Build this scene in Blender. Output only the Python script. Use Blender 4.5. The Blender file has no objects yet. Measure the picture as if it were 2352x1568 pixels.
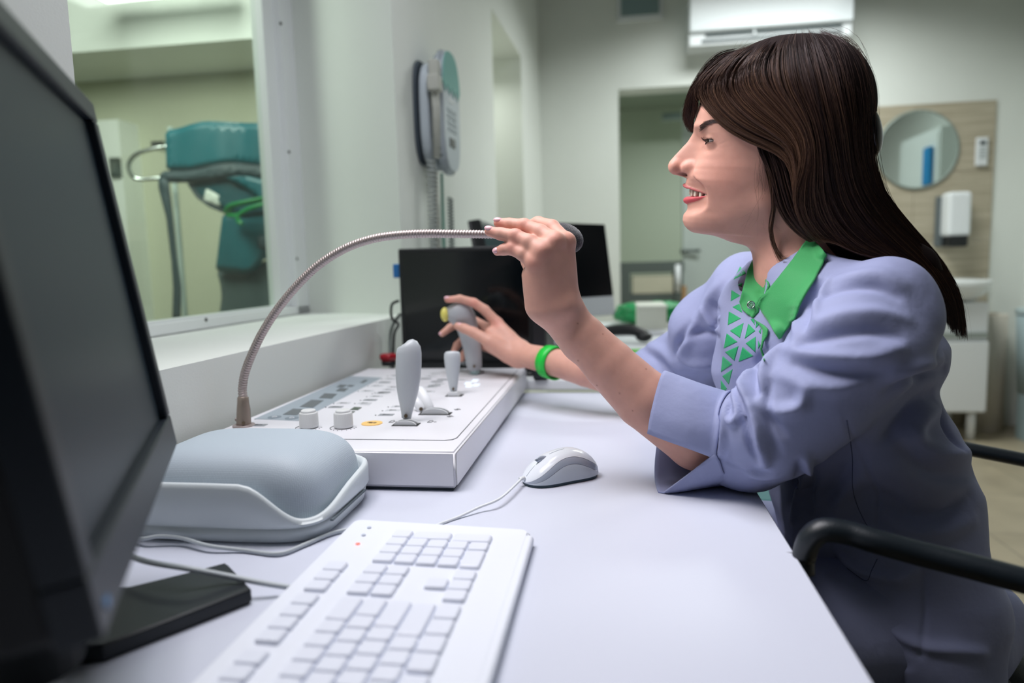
import bpy, bmesh, math, random
import numpy as np
from mathutils import Vector, Matrix
from mathutils.bvhtree import BVHTree
rnd = random.Random(7)
S = bpy.context.scene
COL = S.collection

# ------------------------------------------------------------------ camera
F_PX = 1600.0
CAM = np.array([0.0, 0.0, 1.035])
YAW, PIT, ROL = [math.radians(a) for a in (8.578, 6.381, -1.564)]
_f = np.array([-math.sin(YAW)*math.cos(PIT), math.cos(YAW)*math.cos(PIT), -math.sin(PIT)])
_r = np.array([math.cos(YAW), math.sin(YAW), 0.0])
_u = np.cross(_r, _f)
RT = _r*math.cos(ROL) + _u*math.sin(ROL)
UP = -_r*math.sin(ROL) + _u*math.cos(ROL)
FW = _f
cd = bpy.data.cameras.new('camera')
cam = bpy.data.objects.new('camera', cd)
COL.objects.link(cam)
M = Matrix.Identity(4)
for i in range(3):
    M[i][0], M[i][1], M[i][2], M[i][3] = RT[i], UP[i], -FW[i], CAM[i]
cam.matrix_world = M
cd.sensor_width = 36.0
cd.lens = F_PX/2352*36.0
cd.clip_start = 0.02
cd.dof.use_dof = True
cd.dof.focus_distance = 0.88
cd.dof.aperture_fstop = 2.6
S.camera = cam

# ------------------------------------------------------------------ view, world, lamps
S.view_settings.view_transform = 'Standard'
S.view_settings.look = 'None'
S.view_settings.gamma = 1.0
S.view_settings.use_curve_mapping = False
S.view_settings.exposure = -0.05
w = bpy.data.worlds.new('world')
S.world = w
w.use_nodes = True
w.node_tree.nodes['Background'].inputs[0].default_value = (0.55, 0.7, 0.8, 1)
w.node_tree.nodes['Background'].inputs[1].default_value = 0.03

def area(name, loc, size, power, color, target=None, spread=180):
    l = bpy.data.lights.new(name, 'AREA')
    l.shape = 'RECTANGLE'
    l.size, l.size_y = size
    l.energy = power
    l.color = color
    l.spread = math.radians(spread)
    o = bpy.data.objects.new(name, l)
    COL.objects.link(o)
    o.location = loc
    if target is not None:
        d = Vector(target)-Vector(loc)
        o.rotation_euler = d.to_track_quat('-Z', 'Y').to_euler()
    return o
area('ceiling_light_above_desk', (-0.20, 1.05, 2.45), (0.6, 1.2), 14, (0.93, 0.94, 1.0), (-0.15, 0.98, 0.8), 150)
area('studio_softbox', (-0.50, 0.74, 1.95), (0.45, 0.6), 9.5, (1.0, 0.95, 0.97), (0.40, 0.88, 1.12), 120)
area('ceiling_light_middle', (0.9, 3.55, 2.66), (1.1, 0.6), 36, (0.95, 1.0, 0.975), None, 150)
area('ceiling_light_scan_room', (-1.6, 1.5, 2.3), (0.6, 0.6), 24, (0.99, 1.0, 0.98), (-2.0, 3.2, 1.0), 150)
area('niche_light', (-0.72, 3.42, 2.0), (0.25, 0.4), 2.0, (0.95, 1.0, 0.93))
area('ceiling_light_next_room', (0.9, 5.6, 2.3), (0.8, 0.6), 20, (0.90, 1.0, 0.95))

# ------------------------------------------------------------------ pixel helpers (the camera's own rays)
def ray(x, y):
    return RT*(x-1176)/F_PX - UP*(y-784)/F_PX + FW
def at(x, y, dep):
    return CAM + ray(x, y)*dep
def on(x, y, ax, val):
    d = ray(x, y); i = 'xyz'.index(ax)
    return CAM + d*((val-CAM[i])/d[i])
TH = math.radians(2.4)
WD = np.array([math.sin(TH), math.cos(TH), 0]); WN = np.array([-math.cos(TH), math.sin(TH), 0]); W0 = np.array([-.60, 1.02, 0])
def wpt(s, d, z):
    return W0 + WD*s + WN*d + np.array([0, 0, z])

# ------------------------------------------------------------------ materials
def hexc(h):
    h = h.lstrip('#')
    c = [int(h[i:i+2], 16)/255 for i in (0, 2, 4)]
    return tuple(((v+0.055)/1.055)**2.4 if v > 0.04045 else v/12.92 for v in c) + (1.0,)
MATS = {}
def mat(name, color, rough=0.5, metal=0.0, noise=0.0, nscale=20.0, bump=0.0, bscale=200.0, **kw):
    if name in MATS: return MATS[name]
    m = bpy.data.materials.new(name); m.use_nodes = True
    nt = m.node_tree; b = nt.nodes['Principled BSDF']
    c = hexc(color) if isinstance(color, str) else tuple(color)+(1.0,)*(4-len(color))
    b.inputs['Base Color'].default_value = c
    b.inputs['Roughness'].default_value = rough
    b.inputs['Metallic'].default_value = metal
    for k, v in kw.items():
        b.inputs[k.replace('_', ' ')].default_value = v
    tc = nt.nodes.new('ShaderNodeTexCoord')
    if noise > 0:
        n = nt.nodes.new('ShaderNodeTexNoise'); n.inputs['Scale'].default_value = nscale; n.inputs['Detail'].default_value = 4
        nt.links.new(tc.outputs['Object'], n.inputs['Vector'])
        r = nt.nodes.new('ShaderNodeMapRange'); r.inputs[1].default_value = .3; r.inputs[2].default_value = .7
        r.inputs[3].default_value = 1-noise; r.inputs[4].default_value = 1+noise
        nt.links.new(n.outputs['Fac'], r.inputs[0])
        x = nt.nodes.new('ShaderNodeMix'); x.data_type = 'RGBA'; x.blend_type = 'MULTIPLY'; x.inputs[0].default_value = 1
        x.inputs[6].default_value = c
        nt.links.new(r.outputs[0], x.inputs[7]); nt.links.new(x.outputs[2], b.inputs['Base Color'])
    if bump > 0:
        n = nt.nodes.new('ShaderNodeTexNoise'); n.inputs['Scale'].default_value = bscale; n.inputs['Detail'].default_value = 3
        nt.links.new(tc.outputs['Object'], n.inputs['Vector'])
        bp = nt.nodes.new('ShaderNodeBump'); bp.inputs['Strength'].default_value = bump; bp.inputs['Distance'].default_value = 0.001
        nt.links.new(n.outputs['Fac'], bp.inputs['Height']); nt.links.new(bp.outputs[0], b.inputs['Normal'])
    MATS[name] = m
    return m

# ------------------------------------------------------------------ mesh helpers
class MB:
    def __init__(s): s.v = []; s.f = []; s.sm = []; s.bv = False
    def add(s, verts, faces, smooth=False):
        o = len(s.v)
        s.v += [tuple(map(float, p)) for p in verts]
        s.f += [tuple(int(i)+o for i in f) for f in faces]
        s.sm += [smooth]*len(faces)
        return s
    def box(s, c, size, rz=0, bev=0, seg=2, R=None):
        bm = bmesh.new(); bmesh.ops.create_cube(bm, size=1)
        for v in bm.verts: v.co = Vector((v.co.x*size[0], v.co.y*size[1], v.co.z*size[2]))
        if bev > 0: s.bv = True; bmesh.ops.bevel(bm, geom=bm.edges[:], offset=bev, segments=seg, affect='EDGES', profile=0.5)
        T = Matrix.Translation(Vector([float(q) for q in c])) @ (R.to_4x4() if R is not None else Matrix.Rotation(rz, 4, 'Z'))
        bm.transform(T); bm.verts.index_update()
        s.add([v.co[:] for v in bm.verts], [[v.index for v in f.verts] for f in bm.faces], bev > 0)
        bm.free(); return s
    def frustum(s, rings, cap=True, smooth=True):
        n = len(rings[0]); V = [p for r in rings for p in r]; Fc = []
        for i in range(len(rings)-1):
            for j in range(n):
                k = (j+1) % n
                Fc.append((i*n+j, i*n+k, (i+1)*n+k, (i+1)*n+j))
        s.add(V, Fc, smooth)
        if cap:
            s.add(rings[0], [tuple(range(n))[::-1]], False); s.add(rings[-1], [tuple(range(n))], False)
        return s
    def cyl(s, a, b, r0, r1=None, n=24, cap=True):
        return s.tube([a, b], [r0, r0 if r1 is None else r1], n, cap)
    def tube(s, path, r, n=10, cap=True, flat=1.0):
        P = [np.array(p, float) for p in path]
        rr = r if hasattr(r, '__len__') else [r]*len(P)
        t0 = P[1]-P[0]; t0 = t0/np.linalg.norm(t0)
        up = np.array([0, 0, 1.0]) if abs(t0[2]) < .9 else np.array([1.0, 0, 0])
        x = np.cross(up, t0); x /= np.linalg.norm(x)
        rings = []
        for i, p in enumerate(P):
            t = P[min(i+1, len(P)-1)]-P[max(i-1, 0)]; t = t/(np.linalg.norm(t)+1e-12)
            x = x - t*(x@t); x /= np.linalg.norm(x); y = np.cross(t, x)
            rings.append([p + rr[i]*(math.cos(2*math.pi*k/n)*x + flat*math.sin(2*math.pi*k/n)*y) for k in range(n)])
        return s.frustum(rings, cap)
    def prism(s, poly, z0, z1, bev=0, seg=2):
        bm = bmesh.new()
        vs = [bm.verts.new((float(p[0]), float(p[1]), z0)) for p in poly]
        f = bm.faces.new(vs)
        r = bmesh.ops.extrude_face_region(bm, geom=[f])
        for e in r['geom']:
            if isinstance(e, bmesh.types.BMVert): e.co.z = z1
        bmesh.ops.recalc_face_normals(bm, faces=bm.faces[:])
        if bev > 0: s.bv = True; bmesh.ops.bevel(bm, geom=bm.edges[:], offset=bev, segments=seg, affect='EDGES')
        bm.verts.index_update()
        s.add([v.co[:] for v in bm.verts], [[v.index for v in f.verts] for f in bm.faces], bev > 0)
        bm.free(); return s
    def slab(s, pts, nrm, th, bev=0, seg=2):
        """closed slab: polygon pts (3-D, planar) extruded th along nrm"""
        bm = bmesh.new(); nrm = Vector([float(a) for a in nrm])
        vs = [bm.verts.new(Vector([float(a) for a in p])) for p in pts]
        f = bm.faces.new(vs)
        r = bmesh.ops.extrude_face_region(bm, geom=[f])
        for e in r['geom']:
            if isinstance(e, bmesh.types.BMVert): e.co += nrm*th
        bmesh.ops.recalc_face_normals(bm, faces=bm.faces[:])
        if bev > 0: s.bv = True; bmesh.ops.bevel(bm, geom=bm.edges[:], offset=bev, segments=seg, affect='EDGES')
        bm.verts.index_update()
        s.add([v.co[:] for v in bm.verts], [[v.index for v in f.verts] for f in bm.faces], bev > 0)
        bm.free(); return s
    def ell(s, c, r, R=None, nu=24, nv=14):
        V = []; Fc = []
        for i in range(nv+1):
            a = math.pi*i/nv
            for j in range(nu):
                b = 2*math.pi*j/nu
                p = Vector((r[0]*math.sin(a)*math.cos(b), r[1]*math.sin(a)*math.sin(b), r[2]*math.cos(a)))
                if R is not None: p = R @ p
                V.append((p.x+c[0], p.y+c[1], p.z+c[2]))
        for i in range(nv):
            for j in range(nu):
                k = (j+1) % nu
                Fc.append((i*nu+j, (i+1)*nu+j, (i+1)*nu+k, i*nu+k))
        return s.add(V, Fc, True)

def obj(name, mb, m, parent=None, label=None, cat=None, group=None, kind=None):
    me = bpy.data.meshes.new(name)
    me.from_pydata(mb.v, [], mb.f)
    me.polygons.foreach_set('use_smooth', mb.sm)
    bm = bmesh.new(); bm.from_mesh(me)
    bmesh.ops.remove_doubles(bm, verts=bm.verts[:], dist=1e-6)
    bmesh.ops.recalc_face_normals(bm, faces=bm.faces[:])
    bm.to_mesh(me); bm.free()
    me.update()
    if m is not None: me.materials.append(m)
    if mb.bv and all(mb.sm):
        vn = np.zeros((len(me.vertices), 3))
        for p in me.polygons:
            a_ = np.array(p.normal)*p.area**1.5
            for i in p.vertices: vn[i] += a_
        vn /= np.linalg.norm(vn, axis=1, keepdims=True)+1e-20
        me.normals_split_custom_set_from_vertices([tuple(v) for v in vn])
    return link(name, me, parent, label, cat, group, kind)
def tag(o, label=None, cat=None, group=None, kind=None):
    for k, v in (('label', label), ('category', cat), ('group', group), ('kind', kind)):
        if v: o[k] = v
    return o
def link(name, me, parent=None, label=None, cat=None, group=None, kind=None):
    o = bpy.data.objects.new(name, me); COL.objects.link(o)
    if parent is not None:
        o.parent = parent
        w_ = Vector((0, 0, 0)); q = parent
        while q is not None: w_ += q.location; q = q.parent
        o.location = -w_      # meshes hold world coordinates; parents are unrotated Empties or meshes
    return tag(o, label, cat, group, kind)
def thing(name, loc, label, cat, group=None, kind=None):
    o = bpy.data.objects.new(name, None); COL.objects.link(o)
    o.location = [float(a) for a in loc]; o.empty_display_size = .05
    return tag(o, label, cat, group, kind)
def bez(pts, n=8):
    """Catmull-Rom through pts"""
    P = [np.array(p, float) for p in pts]; P = [2*P[0]-P[1]]+P+[2*P[-1]-P[-2]]
    out = []
    for i in range(1, len(P)-2):
        for k in range(n):
            t = k/n
            out.append(.5*((2*P[i])+(-P[i-1]+P[i+1])*t+(2*P[i-1]-5*P[i]+4*P[i+1]-P[i+2])*t*t+(-P[i-1]+3*P[i]-3*P[i+1]+P[i+2])*t**3))
    out.append(P[-2]); return out
def rrect(w, h, r, n=6):
    out = []
    for cx, cy, a0 in ((w/2-r, h/2-r, 0), (-w/2+r, h/2-r, 90), (-w/2+r, -h/2+r, 180), (w/2-r, -h/2+r, 270)):
        for k in range(n+1):
            a = math.radians(a0+90*k/n); out.append((cx+r*math.cos(a), cy+r*math.sin(a)))
    return out
STR = 'structure'
# ------------------------------------------------------------------ room shell
white = mat('wall_paint', '#e2e6e1', .6, noise=.015, nscale=3, bump=.15, bscale=300)
lilac = mat('desk_laminate', '#cdd1df', .42)
CEIL = 2.75
def wprism(poly, z0, z1):
    return MB().prism([wpt(s, d, 0)[:2] for s, d in poly], z0, z1)
wl = MB()
def wadd(poly, z0, z1): wl.prism([wpt(s, d, 0)[:2] for s, d in poly], z0, z1)
TW = .44
wadd([(-3.0, 0), (-3.0, TW), (-.274, TW), (-.274, 0)], 0, CEIL)
wadd([(-.274, .36), (-.274, TW), (.81, TW), (.81, .36)], 2.10, CEIL)
wadd([(-.274, .0), (-.274, .36), (.94, .36), (.80, .0)], 2.20, CEIL)
wadd([(-.274, .0), (-.274, TW), (.94, TW), (.94, .36), (.80, .0)], 0, .905)
wadd([(.80, 0), (.94, .36), (.94, TW), (2.05, TW), (2.05, 0)], 0, CEIL)
wadd([(2.05, 0), (2.05, TW), (2.77, TW), (2.77, 0)], 2.12, CEIL)
wadd([(2.77, 0), (2.77, TW), (3.46, TW), (3.46, 0)], 0, CEIL)
wadd([(2.04, TW), (2.04, TW+.05), (2.78, TW+.05), (2.78, TW)], 0, CEIL)
obj('wall_left', wl, white, kind=STR)
BY = 4.45
wb = MB()
def bbox(x0, x1, y0, y1, z0, z1, mb=wb): mb.box(((x0+x1)/2, (y0+y1)/2, (z0+z1)/2), (x1-x0, y1-y0, z1-z0))
bbox(-.46, .028, BY, BY+.18, 0, CEIL)
bbox(.028, 1.02, BY, BY+.18, 2.072, CEIL)
bbox(1.02, 2.6, BY, BY+.18, 0, CEIL)
obj('wall_back', wb, white, kind=STR)
obj('wall_right', MB().box((2.42, .4, CEIL/2), (.16, 8.3, CEIL)), white, kind=STR)
obj('wall_behind', MB().box((.6, -2.1, CEIL/2), (4.2, .1, CEIL)), mat('wall_behind_dark', '#20272a', .7), kind=STR)
# floor: beige tiles
fm = bpy.data.materials.new('floor_tiles'); fm.use_nodes = True
nt = fm.node_tree; b = nt.nodes['Principled BSDF']; b.inputs['Roughness'].default_value = .35
tc = nt.nodes.new('ShaderNodeTexCoord'); br = nt.nodes.new('ShaderNodeTexBrick')
br.offset = 0.0; br.inputs['Scale'].default_value = 1.0
br.inputs['Color1'].default_value = hexc('#a0957f'); br.inputs['Color2'].default_value = hexc('#998e78'); br.inputs['Mortar'].default_value = hexc('#7a7262')
br.inputs['Mortar Size'].default_value = .003; br.inputs['Brick Width'].default_value = .45; br.inputs['Row Height'].default_value = .45
nt.links.new(tc.outputs['Object'], br.inputs['Vector'])
ns = nt.nodes.new('ShaderNodeTexNoise'); ns.inputs['Scale'].default_value = 5; ns.inputs['Detail'].default_value = 6
nt.links.new(tc.outputs['Object'], ns.inputs['Vector'])
mx = nt.nodes.new('ShaderNodeMix'); mx.data_type = 'RGBA'; mx.blend_type = 'OVERLAY'; mx.inputs[0].default_value = .35
nt.links.new(br.outputs['Color'], mx.inputs[6]); nt.links.new(ns.outputs['Fac'], mx.inputs[7]); nt.links.new(mx.outputs[2], b.inputs['Base Color'])
obj('floor', MB().box((0, 2.4, -.03), (7.4, 9.4, .06)), fm, kind=STR)
obj('ceiling', MB().box((0, 2.4, CEIL+.03), (7.4, 9.4, .06)), mat('ceiling_paint', '#7d837f', .9), kind=STR)
# scan room behind the window
beige = mat('scan_room_wall', '#bfc1ab', .7, noise=.02, nscale=2)
obj('wall_scan_room', MB().box((-2.2, 3.26, CEIL/2), (3.0, .1, CEIL)), beige, kind=STR)
obj('wall_scan_room_side', MB().box((-3.6, .6, CEIL/2), (.1, 5.3, CEIL)), beige, kind=STR)
obj('wall_scan_room_near', MB().box((-2.2, -2.0, CEIL/2), (2.9, .1, CEIL)), beige, kind=STR)
obj('trim_scan_room_beam', MB().box((-2.2, 3.0, 2.29), (2.75, .42, .62)), white, kind=STR)
obj('wall_scan_room_lit_patch', MB().box((-2.62, 3.14, .88), (.62, .14, 1.76)), white, kind=STR)  # white block stands in for brighter shading on the scan room wall
# next room beyond the doorway
nr = MB(); bbox(-.6, 2.6, 6.9, 7.0, 0, CEIL, nr); bbox(-.7, -.6, 4.6, 7.0, 0, CEIL, nr); bbox(2.6, 2.7, 4.45, 7.0, 0, CEIL, nr)
obj('wall_next_room', nr, mat('next_room_paint', '#ccd3c4', .7), kind=STR)
obj('ceiling_next_room', MB().box((1, 5.8, 2.47), (3.3, 2.3, .05)), mat('ceiling_tile', '#aab3a8', .9), kind=STR)
# window
frame = mat('window_frame_white', '#e6e9ea', .35)
wr = thing('window_1', wpt(.3, .36, .905), None, None, kind=STR)
fr = MB()
def wbox(s0, s1, d0, d1, z0, z1, mb, bev=.001):
    c = wpt((s0+s1)/2, (d0+d1)/2, (z0+z1)/2); mb.box(c, (d1-d0, s1-s0, z1-z0), rz=-TH, bev=bev)
wbox(.865, .935, .345, .375, .907, 2.2, fr); wbox(-.27, .935, .345, .375, .907, .93, fr)
wbox(.806, .866, .365, .40, .93, 2.19, fr); wbox(-.27, .866, .365, .40, .915, .935, fr)
obj('window_frame', fr, frame, wr)
gl = bpy.data.materials.new('window_glass'); gl.use_nodes = True
nt = gl.node_tree; nt.nodes.remove(nt.nodes['Principled BSDF'])
tr = nt.nodes.new('ShaderNodeBsdfTransparent'); tr.inputs[0].default_value = hexc('#eef6ee')
gs = nt.nodes.new('ShaderNodeBsdfGlossy'); gs.inputs['Roughness'].default_value = .02
fz = nt.nodes.new('ShaderNodeFresnel'); fz.inputs[0].default_value = 1.5
mxs = nt.nodes.new('ShaderNodeMixShader')
mxs.inputs[0].default_value = .055; nt.links.new(tr.outputs[0], mxs.inputs[1]); nt.links.new(gs.outputs[0], mxs.inputs[2])
nt.links.new(mxs.outputs[0], nt.nodes['Material Output'].inputs[0])
g = MB(); wbox(-.27, .81, .385, .395, .93, 2.18, g, 0); obj('window_pane', g, gl, wr)
sc = mat('screw_dark', '#3a3c3c', .4, .6)
for x, y in ((645, 54), (664, 349), (682, 594)):
    d = ray(x, y); t = ((W0+WN*.345-CAM)@WN)/(d@WN); p = CAM+d*t
    obj('screw', MB().cyl(p+WN*.002, p-WN*.0015, .0042, n=12), sc, wr)
for x, y in ((473, 734),):
    d = ray(x, y); t = ((W0+WN*.345-CAM)@WN)/(d@WN); p = CAM+d*t
    obj('screw', MB().cyl(p+WN*.002, p-WN*.0015, .0042, n=12), sc, wr)
# tiled panel round the washbasin
tl = bpy.data.materials.new('beige_wall_tile'); tl.use_nodes = True
nt = tl.node_tree; b = nt.nodes['Principled BSDF']; b.inputs['Roughness'].default_value = .4
tc = nt.nodes.new('ShaderNodeTexCoord'); mp = nt.nodes.new('ShaderNodeMapping'); mp.inputs['Scale'].default_value = (1.5, 1, 26)
ns = nt.nodes.new('ShaderNodeTexNoise'); ns.inputs['Scale'].default_value = 2; ns.inputs['Detail'].default_value = 5
cr = nt.nodes.new('ShaderNodeValToRGB'); cr.color_ramp.elements[0].color = hexc('#a09681'); cr.color_ramp.elements[1].color = hexc('#bdb4a0')
cr.color_ramp.elements[0].position = .3; cr.color_ramp.elements[1].position = .7
nt.links.new(tc.outputs['Object'], mp.inputs[0]); nt.links.new(mp.outputs[0], ns.inputs['Vector']); nt.links.new(ns.outputs['Fac'], cr.inputs[0]); nt.links.new(cr.outputs[0], b.inputs['Base Color'])
tp = MB()
for i in range(2):
    for j in range(5):
        bx0 = 1.30+i*.425; z1 = 1.883-j*.39
        tp.box((bx0+.2115, BY-.006, max(0, z1-.39)/2+z1/2), (.423, .012, z1-max(0, z1-.39)-.002))
obj('wall_tile_panel', tp, tl, kind=STR)
obj('baseboard_back', MB().box((1.16, BY-.006, .04), (.27, .012, .08)), tl, kind=STR)
obj('baseboard_right', MB().box((2.334, 2.2, .04), (.012, 4.4, .08)), tl, kind=STR)
# door leaf in the next room
dr = thing('door_1', (.95, 4.9, 0), None, None, kind=STR)
obj('door_leaf', MB().box((.90, 4.95, 1.02), (.90, .04, 2.04), rz=.08), mat('door_paint', '#b9c4c0', .5), dr)
dh = MB(); p = on(1572, 577, 'y', 4.9)
dh.tube([p+[0, .04, 0], p+[0, -.03, 0], p+[.1, -.035, 0]], .01, 10)
dh.cyl(p+[0, .02, 0], p+[0, .005, 0], .026)
obj('door_handle', dh, mat('dark_steel', '#4b5250', .35, .8), dr)
# ------------------------------------------------------------------ background things
plastic = mat('white_plastic', '#e3e7ea', .35)
dark = mat('dark_slot', '#39474a', .6)
steel = mat('steel', '#b8bdba', .25, 1.0)
# air conditioner
t = thing('air_conditioner', (.87, BY, 2.3), 'white wall air conditioner above the woman\'s head, high on the back wall', 'air conditioner')
acm = mat('ac_white', '#e8eef2', .18)
obj('housing', MB().box((.872, BY-.10, 2.42), (.884, .20, .21), bev=.012, seg=3), acm, t)
lo = MB(); lo.box((.872, BY-.09, 2.28), (.884, .17, .075), bev=.008, seg=3); obj('air_outlet', lo, plastic, t)
for z, x0, x1 in ((2.297, .52, 1.26), (2.267, .50, 1.26)):
    obj('louver', MB().box(((x0+x1)/2, BY-.178, z), (x1-x0, .008, .013)), dark, t)
obj('louver_pivot', MB().box((.79, BY-.184, 2.297), (.012, .004, .02)), plastic, t)
# ventilation grille
t = thing('ventilation_grille', (.16, BY, 2.6), 'square grey ventilation grille in a white frame high on the back wall', 'vent')
obj('frame', MB().box((.16, BY-.008, 2.585), (.275, .016, .25), bev=.005), plastic, t)
obj('grille', MB().box((.16, BY-.018, 2.592), (.225, .012, .20)), mat('grille_grey', '#7f9598', .6, noise=.05, nscale=300), t)
# mirror
t = thing('mirror', (1.735, BY, 1.62), 'round wall mirror with thin grey rim above the washbasin', 'mirror')
c = np.array([1.735, BY-.012, 1.625])
obj('mirror_glass', MB().cyl(c, c-[0, .012, 0], .215, n=64), mat('mirror_silver', '#c9d4d0', .03, 1.0), t)
rg = MB(); rg.tube([c+[.218*math.cos(a), -.006, .218*math.sin(a)] for a in np.linspace(0, 2*math.pi, 65)], .008, 8, False)
obj('rim', rg, mat('rim_grey', '#8d9892', .4, .3), t)
# remote control on wall
t = thing('remote_control', (2.075, BY-.02, 1.6), 'white air conditioner remote in its holder on the beige tiles, right of the mirror', 'remote')
obj('body', MB().box((2.075, BY-.022, 1.597), (.062, .02, .16), bev=.006), plastic, t)
obj('display', MB().box((2.075, BY-.034, 1.645), (.03, .004, .02)), dark, t)
for i in range(4):
    obj('button', MB().box((2.075, BY-.0335, 1.615-i*.017), (.036, .004, .008)), mat('button_grey', '#b9c1c2', .5), t)
# soap dispenser
t = thing('soap_dispenser', (1.925, BY, 1.22), 'white soap dispenser with black base mounted on the tiles under the remote', 'soap dispenser')
obj('body', MB().box((1.93, BY-.075, 1.245), (.125, .11, .25), bev=.022, seg=4), plastic, t)
obj('nozzle_cover', MB().box((1.93, BY-.075, 1.095), (.105, .1, .07), bev=.014, seg=3), mat('black_plastic', '#111417', .35), t)
obj('back_plate', MB().box((1.905, BY-.02, 1.21), (.125, .03, .29), bev=.01), mat('dispenser_back', '#60686a', .5), t)
# washbasin with cabinet
t = thing('washbasin_cabinet', (1.75, BY-.25, 0), 'white washbasin cabinet on legs below the round mirror', 'washbasin')
obj('cabinet', MB().box((1.72, 4.24, .46), (.50, .38, .60), bev=.004), plastic, t)
obj('door', MB().box((1.855, 4.04, .36), (.23, .018, .38), bev=.003), plastic, t)
obj('door', MB().box((1.60, 4.04, .36), (.23, .018, .38), bev=.003), plastic, t)
obj('drawer_vent', MB().box((1.80, 4.04, .585), (.33, .012, .03)), mat('vent_grey', '#98a19d', .6), t)
bs = MB()
rings = []
for k, (z, sx, sy) in enumerate(((.77, .22, .16), (.80, .26, .20), (.84, .285, .225), (.875, .29, .23), (.882, .285, .225), (.87, .24, .18), (.80, .15, .11), (.785, .05, .04))):
    rings.append([(1.72+sx*np.sign(math.cos(a))*abs(math.cos(a))**.5, 4.22+sy*np.sign(math.sin(a))*abs(math.sin(a))**.5, z) for a in np.linspace(0, 2*math.pi, 40, endpoint=False)])
bs.frustum(rings); obj('basin', bs, mat('ceramic', '#e8ecec', .12), t)
for x in (1.51, 1.93):
    for y in (4.1, 4.38):
        obj('leg', MB().cyl((x, y, 0), (x, y, .17), .022), plastic, t)
obj('tap', MB().tube(bez([(1.72, 4.38, .88), (1.72, 4.38, 1.0), (1.72, 4.33, 1.04), (1.72, 4.26, 1.02)]), .012), steel, t)
# tall roll standing by the wall
t = thing('paper_roll', (2.13, 4.33, 0), 'tall off-white roll standing on the floor right of the washbasin cabinet', 'roll')
rm = mat('roll_paper', '#cfc9bd', .7)
obj('roll', MB().cyl((2.125, 4.33, .0), (2.125, 4.33, .675), .078, n=40), rm, t)
obj('core', MB().cyl((2.125, 4.33, .672), (2.125, 4.33, .679), .03, n=24), mat('cardboard', '#8f7d60', .8), t)
# pale bin at the right edge
t = thing('waste_bin', (2.24, 4.10, 0), 'pale blue plastic bin partly cut off by the right edge of the photo', 'bin')
bb = MB(); bb.frustum([[(2.245+x*s, 4.10+y*s, z) for x, y in rrect(.15, .22, .04)] for z, s in ((.25, .8), (.68, 1.0))]); obj('bin_body', bb, mat('pale_blue', '#a9bcc0', .4), t)
obj('lid', MB().prism([(2.245+x, 4.10+y) for x, y in rrect(.16, .23, .045)], .68, .72, .008), mat('pale_blue2', '#b9cacc', .4), t)
obj('bin_foot', MB().prism([(2.245+x, 4.10+y) for x, y in rrect(.12, .15, .03)], 0, .25), mat('pale_blue3', '#93a5a8', .5), t)
# dark box on right wall
t = thing('wall_dispenser', (2.3, 4.12, 1.5), 'dark grey box on the right wall, cut off by the edge of the photo', 'dispenser')
obj('body', MB().box((2.295, 4.12, 1.60), (.08, .10, .25), bev=.01), mat('grey_box', '#59666a', .5), t)
t = thing('tall_cabinet', (2.2, 3.38, 0), 'tall white cabinet by the right wall, seen only in the round mirror', 'cabinet')
obj('cabinet_body', MB().box((2.245, 3.38, .935), (.18, .66, 1.87), bev=.004), mat('cabinet_white', '#e6ebea', .4), t)
obj('cabinet_door', MB().box((2.150, 3.38, .95), (.012, .63, 1.78), bev=.003), mat('cabinet_white', '#e6ebea', .4), t)
obj('wall_bag', MB().box((2.125, 3.60, 1.62), (.035, .10, .26), bev=.012), mat('bag_blue', '#1f86c4', .5), None, 'blue bag hanging on the white cabinet, seen in the round mirror', 'bag')
# ---- doorway: grey shelf rack
t = thing('shelf_rack', (.24, 4.95, 0), 'grey metal shelf rack with boxes seen through the doorway', 'shelf')
gm = mat('rack_grey', '#59625f', .5)
obj('top_board', MB().box((.235, 4.93, .985), (.43, .3, .075), bev=.003), gm, t)
obj('side_board', MB().box((.065, 4.93, .475), (.065, .3, .95), bev=.003), gm, t)
obj('side_board', MB().box((.42, 4.93, .475), (.05, .3, .95), bev=.003), gm, t)
obj('shelf', MB().box((.245, 4.93, .78), (.30, .28, .05), bev=.003), gm, t)
obj('shelf', MB().box((.245, 4.93, .25), (.30, .28, .04), bev=.003), gm, t)
obj('document_box', MB().box((.245, 4.91, .868), (.27, .24, .12), bev=.004), mat('paper_cream', '#c3c0ac', .7), None,
    'cream box on the upper shelf of the grey rack in the doorway', 'box')
obj('paper_stack', MB().box((.27, 4.88, .50), (.22, .20, .46), bev=.004), mat('paper_white', '#e6eaea', .6), None,
    'white box below the shelf of the grey rack in the doorway', 'box')
obj('roll_of_film', MB().cyl((.40, 4.66, 1.0), (.40, 4.66, .82), .018), plastic, None, 'small white tube clipped at the right end of the grey rack', 'tube')
obj('wooden_pole', MB().cyl((.44, 4.66, .0), (.44, 4.66, .86), .014), mat('wood_pole', '#8e6a3c', .6), None, 'thin brown wooden pole standing by the grey rack', 'pole')
t = thing('vent_in_next_room', (.5, 6.6, 2.3), 'slotted grey vent on the ceiling strip seen through the doorway', 'vent')
p = on(1555, 266, 'y', 6.3)
obj('slot', MB().box((p[0]+.1, 6.3, p[2]), (.42, .03, .05)), mat('slot_grey', '#5a6862', .6), t)
obj('frame', MB().box((p[0]+.1, 6.33, p[2]), (.46, .04, .07)), mat('slot_frame', '#9aa59c', .6), t)
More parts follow.
